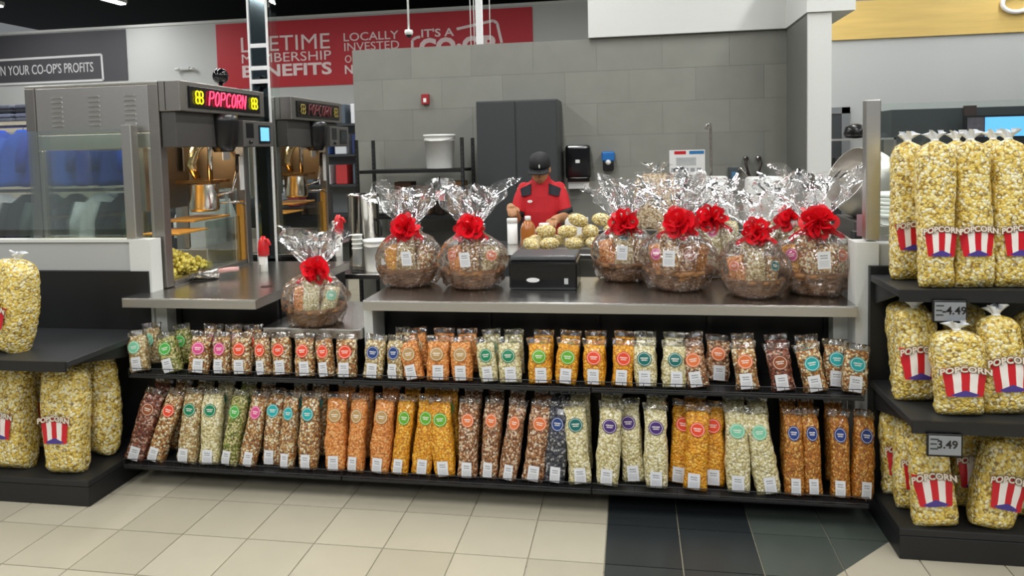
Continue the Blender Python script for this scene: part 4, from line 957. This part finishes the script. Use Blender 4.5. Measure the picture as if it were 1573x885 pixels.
for k in range(5): MB().box(-w2*0.9+k*w2*0.36, -w2*0.9+k*w2*0.36+w2*0.24, -0.0055, -0.0042, -h2*0.75, -h2*0.45).build('pictogram', mat('notice_grey', 'a2a6a8', 0.6), t)
a = aty(655, 153, YW); t = thing('fire_alarm', 'small red fire alarm pull box high on the tiled wall', 'alarm', (a.x, YW-0.007, a.z))
bevel(MB().box(-0.036, 0.036, -0.05, 0, -0.05, 0.05).build('box', mat('alarm_red', '981c20', 0.4), t), 0.005); MB().box(-0.015, 0.015, -0.053, -0.0505, -0.03, 0.01).build('pull', M_WPLAS, t)
# pre-rinse tap, hose taps, tubs on the bench
a = aty(1092, 262, 6.62); t = thing('sprayer_tap', 'tall steel gooseneck sprayer tap on the back bench', 'tap', (a.x, 6.62, 0.941))
hz = aty(1092, 190, 6.62).z-0.941
MB().tube([(0, 0, 0), (0, 0, hz*0.6), (0.0, 0, hz-0.04), (-0.01, -0.01, hz), (-0.03, -0.02, hz-0.005), (-0.04, -0.02, hz-0.05)], 0.011, 10).build('riser', M_KET, t, True)
for s_ in (-1, 1): MB().tube([(0, 0, hz*0.45), (s_*0.05, -0.02, hz*0.40), (s_*0.10, -0.03, hz*0.28), (s_*0.11, -0.03, hz*0.16)], 0.011, 8).build('hose', mat('hose_dark', '2a1c1c', 0.4), t, True)
MB().lathe([(0.03, 0), (0.03, 0.03), (0.018, 0.05), (0.018, 0.12)], 16).build('base', M_STEEL, t, True)
a = aty(1162, 270, 6.62); t = thing('hose_tap', 'wall tap with two dark curved hoses above the white tub', 'tap', (a.x, 6.87, a.z))
for s_ in (-0.055, 0.055):
    h_ = MB().tube([(s_, 0.01, 0.15), (s_, -0.06, 0.15), (s_*1.2, -0.09, 0.10), (s_*0.7, -0.09, 0.0), (0.0, -0.09, -0.05)], 0.012, 8).build('hose', mat('hose_dark', '2a1c1c', 0.4), t, True)
    MB().tube([(s_, 0.015, 0.15), (s_, -0.05, 0.15)], 0.022, 12).build('valve', M_KET, t, True)
MB().tube([(-0.2, 0.01, 0.02), (-0.1, -0.05, 0.06), (-0.02, -0.08, -0.03)], 0.010, 8).build('feed_pipe', M_KET, t, True)
a = aty(1127, 272, 6.85); t = thing('switch_box', 'grey blue control box on the tiled wall', 'switch', (a.x, YW-0.007, a.z)); bevel(MB().box(-0.045, 0.045, -0.07, 0, -0.09, 0.09).build('box', mat('box_slate', '4a5258', 0.4), t), 0.006); MB().box(-0.02, 0.02, -0.073, -0.0705, 0.0, 0.05).build('dial', mat('dial_blue', '4a80a8', 0.4), t)
def tub(px0, px1, py, Y, zb, label):
    a = aty(px0, py, Y); b = aty(px1, py, Y); w_ = (b.x-a.x)/2; h_ = a.z-zb
    t = thing('white_tub', label, 'tub', ((a.x+b.x)/2, Y, zb))
    b_ = MB(); R = []
    for z, k in ((0, 1.0), (h_*0.9, 0.95), (h_*0.975, 0.90), (h_, 0.80)):
        R.append([(w_*k*sup(2*math.pi*j/32, 0.4), w_*0.8*k*sup(2*math.pi*j/32-math.pi/2, 0.4), z) for j in range(32)])
    b_.loft(R).build('body', M_WPLAS, t, True); MB().loft([[(w_*1.03*sup(2*math.pi*j/32, 0.4), w_*0.83*sup(2*math.pi*j/32-math.pi/2, 0.4), z) for j in range(32)] for z in (0.0, 0.03)]).build('rim', M_WPLAS, t, True)
tub(1076, 1119, 271, 6.35, 0.941, 'upturned white plastic tub left of the hose tap'); tub(1144, 1206, 272, 6.2, 0.941, 'larger upturned white plastic tub right of the switch box')
# sack of popcorn on the bench
a = aty(1012, 318, 6.0); t = thing('popcorn_sack', 'large clear sack of pale popcorn on the back bench', 'popcorn bag', (a.x, 6.42, 0.941))
B_ = MB(); B_.loft([[(0.20*k*sup(2*math.pi*j/36, 0.75)*(1+0.05*math.sin(j)), 0.15*k*sup(2*math.pi*j/36-math.pi/2, 0.75), z+0.012*math.sin(j*1.3)) for j in range(36)] for z, k in ((0, 0.9), (0.08, 1), (0.25, 1), (0.38, 0.95), (0.43, 0.8), (0.455, 0.5))])
B_.build('sack', popcorn_mat('pale_sack_corn', ['d8c4a0', 'c8ae88', 'e4d6ba'], 60, '8a6e50'), t, True); put('film_neck', tuft_mesh(5), M_FILMB, t, False, (0, 0, 0.45)).scale = (3, 3, 2.4)
# tilted coating pan on its machine
a = aty(1316, 285, 5.2)
t = thing('coating_pan', 'tilted stainless coating pan at the right end of the booth', 'pan', (a.x+0.05, 5.2, 0))
o = MB().lathe([(0.02, -0.20), (0.16, -0.17), (0.225, -0.06), (0.235, 0.04), (0.205, 0.17), (0.20, 0.175), (0.198, 0.17), (0.228, 0.04), (0.218, -0.06), (0.15, -0.16), (0.02, -0.19)], 36).build('drum', mat('pan_alloy', 'd2cec8', 0.38, 0.85), t, True, (0.02, 0, a.z), (0.30, -1.12, 0))
bevel(MB().box(-0.12, 0.34, -0.2, 0.25, 0.0, 1.13).build('stand', mat('machine_grey', '5a5654', 0.4, 0.5), t), 0.01)
MB().tube([(0.22, 0, a.z-0.10), (0.30, 0, 1.10)], 0.05, 12).build('drive_neck', M_STEELD, t, True)
a = aty(1326, 348, 3.95); t = thing('leaflet_card', 'small pinkish card leaning by the right half wall', 'card', (a.x, 3.95, 0)); 
MB().box(-0.045, 0.045, -0.01, 0.06, 0, 1.18).build('stand', M_DGREY, t); MB().box(-0.035, 0.035, -0.02, -0.011, 1.16, 1.27).build('card', mat('pink_card', 'a88088', 0.5), t)
# right worktop with pails behind the glass
t = thing('right_worktop', 'steel worktop behind the right glass screen', 'table', (1.75, 4.2, 0)); bevel(MB().box(-0.5, 0.8, -0.35, 0.35, 0.87, 0.90).build('top', M_TOP, t)); MB().box(-0.48, 0.78, -0.3, 0.33, 0, 0.869).build('body', M_BLACK, t)
q = aty(1372, 330, 4.15); pail((q.x+0.05, 4.15, 0.901), 0.15, 0.36, 'white lettered pail behind the right glass screen', None, False, 'KERNELS' if False else None)
t = thing('lid_stack', 'stack of white lids on the pail behind the right glass', 'lids', (q.x+0.05, 4.15, 1.262))
for k in range(5): MB().lathe([(0.15, 0), (0.155, 0.006), (0.155, 0.018), (0.14, 0.02), (0.02, 0.018)], 26).build('lid', M_WPLAS, t, True, (0.004*(k % 2), 0, 0.021*k))
# dark fixtures and screen far right
t = thing('dark_cabinet', 'dark display fixture far behind the right glass screen', 'cabinet', (4.2, 9.0, 0))
MB().box(-1.35, 1.6, -0.3, 0.4, 0, 1.98).build('body', mat('fixture_dark', '3a4042', 0.4), t); MB().box(-0.62, -0.50, -0.34, -0.301, 0, 2.0).build('post', mat('post_brown', '3c2c28', 0.5), t)
for z in (0.5, 1.0, 1.4): MB().box(-1.3, 1.55, -0.5, -0.301, z, z+0.03).build('shelf', M_BLACK, t)
a = aty(1483, 178, 8.4); b = aty(1640, 207, 8.4); t = thing('menu_screen', 'bright blue menu screen behind the popcorn bags at right', 'screen', (a.x, 8.4, b.z-0.02))
MB().box(0, b.x-a.x, 0, 0.06, 0, a.z-b.z+0.02).build('bezel', M_BLKP, t); MB().box(0.19, b.x-a.x-0.02, -0.004, -0.0005, 0.02, a.z-b.z).build('display', mat('screen_light_blue', '6ab8f0', 0.3, emit='5aa8ee', estr=0.9), t); MB().box(0.02, 0.18, -0.004, -0.0005, 0.02, a.z-b.z).build('picture', mat('screen_picture', '5a5660', 0.4, 0, 0, 20, 0.6), t)
MB().tube([(0.9, 0.05, 0.2), (0.9, 0.05, 5.2-b.z)], 0.02, 8).build('hanger', M_BLACK, t)
a = aty(1305, 213, 8.0); t = thing('equipment_shelf', 'steel shelf with dark equipment behind the coating pan', 'shelf', (a.x, 8.0, 0))
for z in (a.z, a.z-0.45, a.z-0.9): MB().box(-0.25, 0.40, -0.15, 0.15, z-0.02, z).build('board', M_STEEL, t)
for x in (-0.24, 0.39): MB().box(x-0.012, x+0.012, -0.15, 0.15, 0, a.z).build('upright', M_STEELD, t)
tag(MB().lathe([(0.02, 0), (0.10, 0.01), (0.12, 0.05), (0.10, 0.12), (0.03, 0.15)], 20).build('black_bowl', M_BLKP, None, True, (a.x+0.06, 8.0, a.z+0.001)), 'black rounded bowl on top of the equipment shelf', 'bowl')
for i, (dx, w_, c) in enumerate(((-0.12, 0.10, '26282c'), (0.10, 0.14, 'd8dad8'), (0.28, 0.10, '2e2224'))):
    o = bevel(MB().box(-w_/2, w_/2, -0.08, 0.08, 0, 0.26).build('supply_box', mat('supply_'+c, c, 0.5), None, False, (a.x+dx, 8.0, a.z-0.449)), 0.01); tag(o, ('black', 'white', 'dark brown')[i]+' supply box on the equipment shelf', 'box')
# left part: canister, cups, tub
a = aty(546, 298, 4.95); b = aty(574, 298, 4.95); t = thing('steel_canister', 'tall stainless canister right of the rear popcorn machine', 'canister', ((a.x+b.x)/2-0.02, 4.97, 0.836)); hh = a.z-0.836
MB().lathe([(0.105, 0), (0.11, 0.01), (0.11, hh-0.02), (0.116, hh-0.015), (0.116, hh), (0.106, hh), (0.104, hh-0.03)], 30).build('body', M_KET, t, True); MB().tube([(0.112, -0.02, hh*0.62), (0.14, -0.03, hh*0.6), (0.14, -0.03, hh*0.42), (0.112, -0.02, hh*0.4)], 0.008, 8).build('handle', M_BLKP, t, True)
a = aty(548, 355, 4.66); t = thing('cup_stack', 'stack of white paper cups beside the canister', 'cups', (a.x, 4.66, 0.836)); hh = a.z-0.836
cp = MB()
for k in range(4): MB().lathe([(0.026, hh-0.14-0.03*k), (0.034, hh-0.03*k-0.03), (0.037, hh-0.03*k-0.03), (0.037, hh-0.03*k-0.022)], 20).build('cup', M_WPLAS, t, True)
MB().lathe([(0.045, 0), (0.045, 0.01), (0.01, 0.012), (0.01, hh-0.3)], 16).build('stand', M_BLKP, t, True)
a = aty(577, 370, 4.72); pail((a.x, 4.72, 0.836), 0.085, a.z-0.836+0.01, 'small white tub on the side table behind the first baskets')
red_dispenser(520, 350, 4.68, 0.836, 'red-capped white dispenser on the side table near the canister')
# table top things
def prop(name, label, cat, px, py, Y, parts, z=0.951):
    a = aty(px, py, Y); t = thing(name, label, cat, (a.x, Y, z))
    for n, prof, m_ in parts: MB().lathe(prof, 22).build(n, m_, t, True)
    return t
prop('white_jar', 'white jar under the worker\'s resting hand', 'jar', 787, 350, 5.22, [('body', [(0.036, 0), (0.038, 0.01), (0.038, 0.155)], M_WPLAS), ('lid', [(0.040, 0.156), (0.040, 0.185), (0.036, 0.19)], M_WPLAS)])
prop('oil_bottle', 'clear bottle of amber oil with white cap on the work table', 'bottle', 811, 350, 5.09, [('body', [(0.05, 0), (0.055, 0.01), (0.055, 0.12), (0.045, 0.16), (0.022, 0.185)], mat('amber_oil', 'a8642a', 0.15, coat=0.5)), ('cap', [(0.022, 0.186), (0.022, 0.215), (0.018, 0.217)], M_WPLAS)])
prop('white_jar', 'second white jar right of the oil bottle', 'jar', 836, 352, 5.20, [('body', [(0.034, 0), (0.036, 0.01), (0.036, 0.12)], M_WPLAS), ('lid', [(0.038, 0.121), (0.038, 0.15), (0.034, 0.154)], M_WPLAS)])
a = aty(885, 345, 5.25); t = thing('paper_stack', 'upright stack of white paper bags on the work table', 'paper', (a.x, 5.25, 0.951))
for k in range(4): MB().box(-0.078+0.004*k, 0.078+0.003*k, -0.03+0.014*k, -0.019+0.014*k, 0, 0.17+0.006*k).build('paper_bag', M_PAPER, t)
t = thing('serving_tray', 'shallow steel tray on the front of the work table', 'tray', (-0.39, 4.86, 0.951))
tr = MB(); tr.box(-0.36, 0.36, -0.14, 0.14, 0, 0.004); tr.box(-0.36, 0.36, -0.145, -0.14, 0, 0.03); tr.box(-0.36, 0.36, 0.14, 0.145, 0, 0.03); tr.box(-0.365, -0.36, -0.145, 0.145, 0, 0.03); tr.box(0.36, 0.365, -0.145, 0.145, 0, 0.03); tr.build('pan', M_STEEL, t)
def lump_mesh(sd):
    b = MB(); R = []
    for i in range(9):
        th_ = 0.08+(math.pi-0.16)*i/8; ring = []
        for j in range(16):
            a = 2*math.pi*j/16; d = Vector((math.sin(th_)*math.cos(a), math.sin(th_)*math.sin(a), -math.cos(th_))); k = 1+0.16*noise.noise(d*3+Vector((sd*4, 0, 0)))
            ring.append((0.072*d.x*k, 0.048*d.y*k, 0.044+0.044*d.z*k))
        R.append(ring)
    b.loft(R); return b.mesh('popcorn_clump')
LM3 = [lump_mesh(i) for i in range(3)]; pm = popcorn_mat('clump_corn', ['efdf9c', 'e0c878', 'f4ecc4'], 90, '9a7c3c')
k = 0
pos_w = ['leftmost front', 'second front', 'third front', 'fourth front', 'fifth front', 'rightmost front']
spots = [(-0.28, -0.08, 0), (-0.14, -0.085, 0), (0.0, -0.08, 0), (0.14, -0.085, 0), (0.28, -0.08, 0), (-0.28, 0.06, 0), (-0.13, 0.055, 0), (0.02, 0.06, 0), (0.16, 0.055, 0), (0.29, 0.05, 0), (-0.19, 0.0, 0.085), (-0.03, 0.0, 0.085), (0.10, 0.0, 0.085), (0.24, 0.0, 0.085), (0.02, 0.02, 0.165), (0.17, 0.02, 0.165)]
rowl = ['first', 'second', 'third', 'fourth', 'fifth']
for i, (x, y, z) in enumerate(spots):
    nm = (rowl[i]+' wrapped popcorn clump from left, front row of the tray') if i < 5 else (rowl[i-5]+' wrapped popcorn clump from left, rear row of the tray') if i < 10 else (rowl[i-10]+' wrapped popcorn clump from left in the pile\'s second layer') if i < 14 else (('left', 'right')[i-14]+' wrapped popcorn clump on top of the tray pile')
    tag(put('popcorn_clump', LM3[i % 3], pm, None, True, (-0.39+x+random.uniform(-.02, .02), 4.86+y, 0.966+z*0.9), (random.uniform(-.3, .3), random.uniform(-.3, .3), random.uniform(-0.9, 0.9))), nm, 'popcorn bag', 'popcorn clumps piled on the tray')
# ---- goods seen at far left: clothes rail and shelf
t = thing('clothes_rail', 'dark clothes rail behind the left popcorn machine', 'clothes rack', (-5.0, 6.2, 0))
MB().tube([(-1.3, 0, 1.98), (1.3, 0, 1.98)], 0.016, 10).build('rail', M_STEELD, t, True); MB().tube([(-1.3, 0, 1.35), (1.3, 0, 1.35)], 0.016, 10).build('rail', M_STEELD, t, True)
for x in (-1.28, 1.28): MB().tube([(x, 0, 0), (x, 0, 1.98)], 0.018, 10).build('upright', M_STEELD, t, True); MB().box(x-0.03, x+0.03, -0.3, 0.3, 0, 0.03).build('foot', M_STEELD, t)
cols = [('2450c8', 'royal blue'), ('2c58c0', 'mid blue'), ('1c3aa0', 'deep blue'), ('3060d8', 'bright blue'), ('2848b0', 'cobalt blue'), ('203c90', 'dark blue')]
def garment_mesh(sd):
    b = MB(); R = []
    for i in range(12):
        v = i/11; hw = 0.05+0.16*min(1, v*4)+0.02*v; hd = 0.035+0.035*min(1, v*3)
        R.append([((hw*(1+0.10*math.sin(5*a+sd+v*3)*v))*math.cos(a), hd*(1+0.35*math.sin(7*a+sd*2)*v)*math.sin(a), -0.05-0.75*v+0.02*math.sin(3*a+sd)*v) for a in [2*math.pi*j/28 for j in range(28)]])
    b.loft(R); return b.mesh('garment')
cols2 = [('d8dcdc', 'white'), ('1e2022', 'black'), ('3a4a44', 'dark green'), ('24262a', 'charcoal')]
nine = ['first', 'second', 'third', 'fourth', 'fifth', 'sixth', 'seventh', 'eighth', 'ninth']
for tier, zr in ((0, 1.98), (1, 1.35)):
    for i in range(9):
        c, nm = cols[i % 6] if tier == 0 else cols2[i % 4]; x = -6.1+i*0.27
        g = thing('hanging_jacket', '%s jacket on the %s rail, %s from the left' % (nm, ('upper', 'lower')[tier], nine[i]), 'jacket', (x, 6.2, zr), (0, 0, 0.5+0.1*(i % 3)), 'jackets on the clothes rail'); g.scale = (0.95, 1, 0.72)
        put('garment', garment_mesh(i*1.3+tier), mat('cloth_'+c, c, 0.8, 0, 0.4, 25, 0.25), g, True); MB().tube([(0, 0, -0.06), (0, 0, 0.0), (0.02, 0, 0.025), (0.0, 0, 0.04)], 0.004, 6).build('hanger_hook', M_STEEL, g, True)
        for s_ in (-1, 1): MB().tube([(s_*0.17, 0, -0.16), (s_*0.24, 0.01, -0.42), (s_*0.25, 0.0, -0.62)], [0.06, 0.055, 0.045], 12).build('sleeve', MATS['cloth_'+c], g, True)
t = thing('store_shelf', 'pale merchandise shelf with folded clothes at far left', 'shelf', (-6.4, 7.4, 0))
MB().box(-1.2, 1.6, 0, 0.4, 0, 2.10).build('body', mat('shelf_cream', 'cfc8b4', 0.6), t); MB().box(0.9, 1.0, -0.012, -0.001, 1.9, 1.95).build('price_card', M_BLKP, t)
for i in range(6):
    x = -7.3+i*0.36; g = thing('folded_sweater', 'pile of folded grey and blue sweaters, %s from left on the pale shelf' % ['first', 'second', 'third', 'fourth', 'fifth', 'sixth'][i], 'clothes', (x, 7.55, 2.101), group='sweaters on the pale shelf')
    for k in range(4): bevel(MB().box(-0.15, 0.15, -0.12, 0.12, 0.05*k, 0.05*k+0.047).build('sweater', mat('knit_%d' % (k % 3), ('6a7080', '8088a0', '3a3e48')[k % 3], 0.9, 0, 0.8, 40, 0.3), g, True), 0.02, 3)
# dark low stock behind machines
t = thing('black_bin_unit', 'dark shelving with small goods seen through the machine windows', 'shelving', (-4.4, 7.0, 0))
MB().box(-1.2, 1.2, 0, 0.4, 0, 1.25).build('body', M_BLACK, t)
for k in range(3): MB().box(-1.2, 1.2, -0.25, -0.001, 0.4+0.35*k, 0.42+0.35*k).build('shelf', M_BLACK, t)
for i in range(12):
    c = ('8a8c90', '40444a', 'a8b0b4', '6a2a2a')[i % 4]; o = bevel(MB().box(-0.06, 0.06, -0.2, -0.02, 0, 0.16).build('goods_box', mat('goods_'+c, c, 0.5), None, False, (-5.45+i*0.19, 7.0, 1.121)), 0.01); tag(o, '%s small box on the dark shelving, number %d from left' % (('grey', 'charcoal', 'pale', 'maroon')[i % 4], i+1) if False else '%s small goods box, %s of its colour on the dark shelving' % (('grey', 'charcoal', 'pale', 'maroon')[i % 4], ('first', 'second', 'third')[i//4]), 'box', 'goods on the dark shelving')
# product shelf glimpsed between rear machine and tiled wall
t = thing('product_rack', 'tall product rack glimpsed left of the tiled wall', 'rack', (-4.15, 9.4, 0))
MB().box(-0.6, 1.0, 0.0, 0.35, 0, 2.2).build('back', mat('rack_grey', '7c8284', 0.6), t)
for k in range(5): MB().box(-0.6, 1.0, -0.3, -0.001, 0.4+0.4*k, 0.43+0.4*k).build('shelf', M_DGREY, t)
n_ = 0
for k in range(2, 5):
    for i in range(6):
        c = ('e4e6ea', '3a5a9a', 'c03a3a', 'd8dce0', '54606a', '2a3a6a')[(i*2+k) % 6]
        o = bevel(MB().box(-0.08, 0.08, -0.2, 0, 0, 0.26).build('product_box', mat('prod_'+c, c, 0.5), None, False, (-4.55+i*0.24, 9.37, 0.431+0.4*k)), 0.008); tag(o, '%s packaged product on the %s shelf of the product rack, column %s' % (('white', 'blue', 'red', 'pale', 'slate', 'navy')[(i*2+k) % 6], ('', '', 'middle', 'fourth', 'top')[k], ('one', 'two', 'three', 'four', 'five', 'six')[i]), 'product', 'goods on the product rack')
# hanging ceiling camera and pendant rods
a = aty(628, 50, 9.0); t = thing('pendant_camera', 'small white dome camera hanging on a rod', 'camera', (a.x, 9.0, a.z)); MB().tube([(0, 0, 0.03), (0, 0, 5.19-a.z)], 0.014, 8).build('rod', M_WPLAS, t, True); MB().lathe([(0.05, 0.03), (0.055, 0.0), (0.045, -0.03)], 18).build('housing', M_WPLAS, t, True); MB().ball((0, 0, -0.03), 0.038).build('dome', M_BLKP, t, True)
a = aty(737, 66, 8.0); t = thing('ceiling_conduit', 'bright vertical conduit behind the tiled wall', 'pipe', (a.x, 8.0, a.z-0.3))
MB().box(-0.035, 0.035, -0.03, 0.03, 0, 5.19-a.z+0.3).build('channel', mat('bright_trim', 'f2f4f4', 0.35), t)
for x in (-0.10, -0.06, 0.12): MB().tube([(x, 0, 0), (x, 0, 5.19-a.z+0.3)], 0.006, 6).build('cable', M_WPLAS, t, True)
# ================================================================ PERSON
PX, PYY = aty(831, 262, 5.72).x, 5.72
person = thing('person', 'worker in red polo and black cap looking down at the work table', 'person', (PX, PYY, 0))
SK = mat('skin', 'b08058', 0.5, 0, 0.05, 60, 0.06); SHM = mat('polo_red', 'c01a24', 0.75, 0, 0.25, 20, 0.10); PAN = mat('trousers_black', '1c1d22', 0.8); CAPM = mat('cap_black', '141517', 0.7)
hm = Matrix.Translation((0.0, -0.055, 1.475)) @ Matrix.Rotation(0.36, 4, 'X')      # head bowed towards the table (face is -Y)
def H(p): return tuple(hm @ Vector(p))
body = MB()
def ell(c, rx, ry, z): return [(c[0]+rx*0.82*math.cos(2*math.pi*j/24), c[1]+ry*math.sin(2*math.pi*j/24), z) for j in range(24)]
body.loft([ell((0, 0.02), .15, .10, .84), ell((0, 0.01), .155, .105, 1.0), ell((0, 0), .165, .11, 1.15), ell((0, 0.01), .18, .105, 1.28), ell((0, 0.02), .15, .085, 1.36), ell((0, 0.015), .06, .06, 1.40)])
body.tube([(0, 0.02, 1.34), (0, -0.005, 1.42), (0, -0.04, 1.47)], [0.062, 0.055, 0.056], 14)
head = MB(); R = []
for i in range(15):      # skull and face as stacked sections, z from chin to crown
    z = -0.115+0.235*i/14; v = i/14
    rx = 0.074*(max(0.02, 1-abs(2*v-1.12)**2.6))**0.5*(0.80+0.2*min(1, v*2)); ry = 0.094*(max(0.02, 1-abs(2*v-1.05)**2.8))**0.5
    R.append([H((rx*math.cos(a), ry*math.sin(a)+(-0.012 if v < 0.35 else 0.0), z)) for a in [2*math.pi*j/24 for j in range(24)]])
head.loft(R)
head.tube([H((0, -0.086, 0.02)), H((0, -0.108, -0.022)), H((0, -0.098, -0.034))], [0.009, 0.015, 0.012], 10)
for s_ in (-1, 1): head.ball(H((s_*0.076, 0.005, 0.0)), 0.010, 0.020, 0.030, 10, 7)
body.v += []; k0 = len(body.v); body.v += head.v; body.f += [tuple(i+k0 for i in f) for f in head.f]
hands = []
for s_, hx, hyy, hzz in ((-1, -0.165, -0.46, 1.192), (1, 0.135, -0.43, 1.10)):
    sh = Vector((s_*0.150, 0.01, 1.325)); el_ = Vector((s_*0.195, -0.08, 1.10)); wr_ = Vector((hx+s_*0.025, hyy+0.09, hzz+0.025))
    body.tube([sh, sh.lerp(el_, .5), el_], [0.048, 0.042, 0.038], 14); body.tube([el_, el_.lerp(wr_, .35), wr_], [0.042, 0.041, 0.027], 14); body.ball(el_, 0.042)
    d = (Vector((hx, hyy, hzz))-wr_).normalized(); side = Vector((1, 0, 0)); up = side.cross(d).normalized()*-1
    if up.z < 0: up = -up
    pc = wr_+d*0.045
    body.tube([wr_, pc, wr_+d*0.085], [0.027, 0.036, 0.034], 12)
    for k, (off, ln) in enumerate(((-0.028, 0.062), (-0.010, 0.072), (0.009, 0.068), (0.027, 0.052))):
        b0 = wr_+d*0.080+side*off; body.tube([b0, b0+d*ln*0.45+up*0.006, b0+d*ln*0.75-up*0.010, b0+d*ln*0.9-up*0.028], [0.0098, 0.0094, 0.0088, 0.0078], 8)
    tb = wr_+d*0.035-side*s_*0.030; body.tube([tb, tb-side*s_*0.022+d*0.025, tb-side*s_*0.024+d*0.050-up*0.014], [0.013, 0.011, 0.009], 8)
for s_ in (-1, 1):
    body.tube([(s_*0.085, 0.02, 0.90), (s_*0.095, 0.01, 0.50), (s_*0.095, 0.03, 0.10)], [0.088, 0.062, 0.042], 16); body.tube([(s_*0.095, 0.05, 0.045), (s_*0.10, -0.14, 0.03)], [0.04, 0.035], 12)
bo = body.build('body', SK, person, True); rm = bo.modifiers.new('remesh', 'REMESH'); rm.mode = 'VOXEL'; rm.voxel_size = 0.006; rm.use_smooth_shade = True
shb = MB()
shb.loft([ell((0, 0.02), .180, .132, .82), ell((0, 0.01), .180, .132, 1.0), ell((0, 0), .188, .134, 1.15), ell((0, 0.01), .200, .126, 1.27), ell((0, 0.015), .185, .108, 1.345), ell((0, 0.015), .085, .078, 1.405), ell((0, 0.005), .072, .070, 1.425)])
for s_ in (-1, 1):
    shb.tube([(s_*0.135, 0.01, 1.325), (s_*0.165, -0.02, 1.25), (s_*0.190, -0.055, 1.15)], [0.056, 0.057, 0.054], 16); shb.ball((s_*0.138, 0.012, 1.325), 0.056)
so = shb.build('polo_shirt', SHM, person, True); rm = so.modifiers.new('remesh', 'REMESH'); rm.mode = 'VOXEL'; rm.voxel_size = 0.008; rm.use_smooth_shade = True
for s_ in (-1, 1):
    MB().loft([[Vector((s_*0.187, -0.048, 1.165))+Vector((0.060*math.cos(a), 0.062*math.sin(a)*0.9, 0.02*math.cos(a)*s_)) for a in [2*math.pi*j/20 for j in range(20)]], [Vector((s_*0.195, -0.062, 1.125))+Vector((0.058*math.cos(a), 0.060*math.sin(a)*0.9, 0.02*math.cos(a)*s_)) for a in [2*math.pi*j/20 for j in range(20)]]]).build('black_cuff', CAPM, so, True)
    # dark shoulder yoke following the shirt front
    yk = MB(); G = []
    for i in range(6):
        row_ = []
        for j in range(5):
            u, v = i/5, j/4; x = s_*(0.070+0.090*u); z = 1.372-0.040*u-0.085*v+0.02*u*v
            yv = 0.012-0.128*math.sqrt(max(0.05, 1-(abs(x)/0.19)**2))*(1-0.32*max(0, (z-1.27)/0.1))-0.006; row_.append((x, yv, z))
        G.append(row_)
    yk.loft(G, cap=False, closed=False); yk.build('shoulder_panel', mat('yoke_navy', '20222c', 0.8), so, True)
MB().loft([[(0.020*math.cos(a)-0.075, -0.128+y, 1.235+0.011*math.sin(a)) for a in [2*math.pi*j/16 for j in range(16)]] for y in (-0.006, 0.0)]).build('chest_badge', M_PAPER, so)
col_ = MB(); col_.loft([[(0.078*math.cos(a), 0.004+0.074*math.sin(a), 1.395) for a in [2*math.pi*j/24 for j in range(24)]], [(0.066*math.cos(a), -0.006+0.064*math.sin(a), 1.435) for a in [2*math.pi*j/24 for j in range(24)]]], cap=False); col_.build('collar', SHM, so, True)
pn = MB(); pn.loft([ell((0, 0.02), .172, .125, .98), ell((0, 0.02), .178, .13, .86), ell((0, 0.02), .175, .125, .78)])
for s_ in (-1, 1): pn.tube([(s_*0.088, 0.02, 0.86), (s_*0.096, 0.01, 0.5), (s_*0.096, 0.03, 0.07)], [0.098, 0.078, 0.062], 16)
po = pn.build('trousers', PAN, person, True); rm = po.modifiers.new('remesh', 'REMESH'); rm.mode = 'VOXEL'; rm.voxel_size = 0.01; rm.use_smooth_shade = True
for s_ in (-1, 1): MB().loft([[(s_*0.1+0.047*sup(2*math.pi*j/20, .7), -0.04+k*0.13*sup(2*math.pi*j/20-math.pi/2, .7), z) for j in range(20)] for z, k in ((0.001, 1), (0.04, 1), (0.075, 0.75))]).build('shoe', CAPM, person, True)
cp = MB(); cp.loft([[H((0.083*k*math.cos(a), 0.004+0.104*k*math.sin(a), z)) for a in [2*math.pi*j/28 for j in range(28)]] for z, k in ((0.030, 1.0), (0.060, 1.02), (0.095, 0.97), (0.122, 0.78), (0.138, 0.45), (0.143, 0.1))])
co = cp.build('cap', CAPM, person, True)
br = MB(); br.loft([[H((0.080*math.cos(a), 0.0-0.100-0.075*k*max(0, -math.sin(a))-0.0+(0.10*(1+math.sin(a)) if False else 0), 0.036-0.016*k*abs(math.cos(a))+z)) for a in [math.pi+math.pi*j/16 for j in range(17)]]+[H((0.076*math.cos(a), -0.02-0.078*max(0, -math.sin(a)), 0.036+z)) for a in [2*math.pi-math.pi*j/16 for j in range(17)]] for z, k in ((0.0, 1.0), (0.006, 1.0))])
br.build('cap_brim', CAPM, co, True)
MB().loft([[H((0.010+0.006*math.cos(a), -0.106-y, 0.075+0.016*math.sin(a))) for a in [2*math.pi*j/12 for j in range(12)]] for y in (0.0, 0.004)]).build('cap_logo', M_PAPER, co)
hr = MB(); hr.loft([[H((0.079*k*math.cos(a), 0.012+0.098*k*math.sin(a), z)) for a in [math.pi*0.02+math.pi*0.96*j/16 for j in range(17)]] for z, k in ((-0.05, 0.86), (-0.02, 0.98), (0.034, 1.0))], cap=False, closed=False); hr.build('hair', mat('hair_dark', '1c1614', 0.7), person, True)
for s_ in (-1, 1):
    MB().ball(H((s_*0.030, -0.082, 0.012)), 0.012, 0.009, 0.008, 10, 7).build('eye', mat('eye_white', 'd8d0c8', 0.3), person, True); MB().tube([H((s_*0.048, -0.082, 0.030)), H((s_*0.030, -0.093, 0.034)), H((s_*0.014, -0.093, 0.030))], 0.004, 6).build('eyebrow', mat('hair_dark', '1c1614', 0.7), person, True)
MB().tube([H((-0.024, -0.094, -0.062)), H((0, -0.103, -0.060)), H((0.024, -0.094, -0.062))], 0.005, 6).build('mouth', mat('lips', '8a4a40', 0.5), person, True)
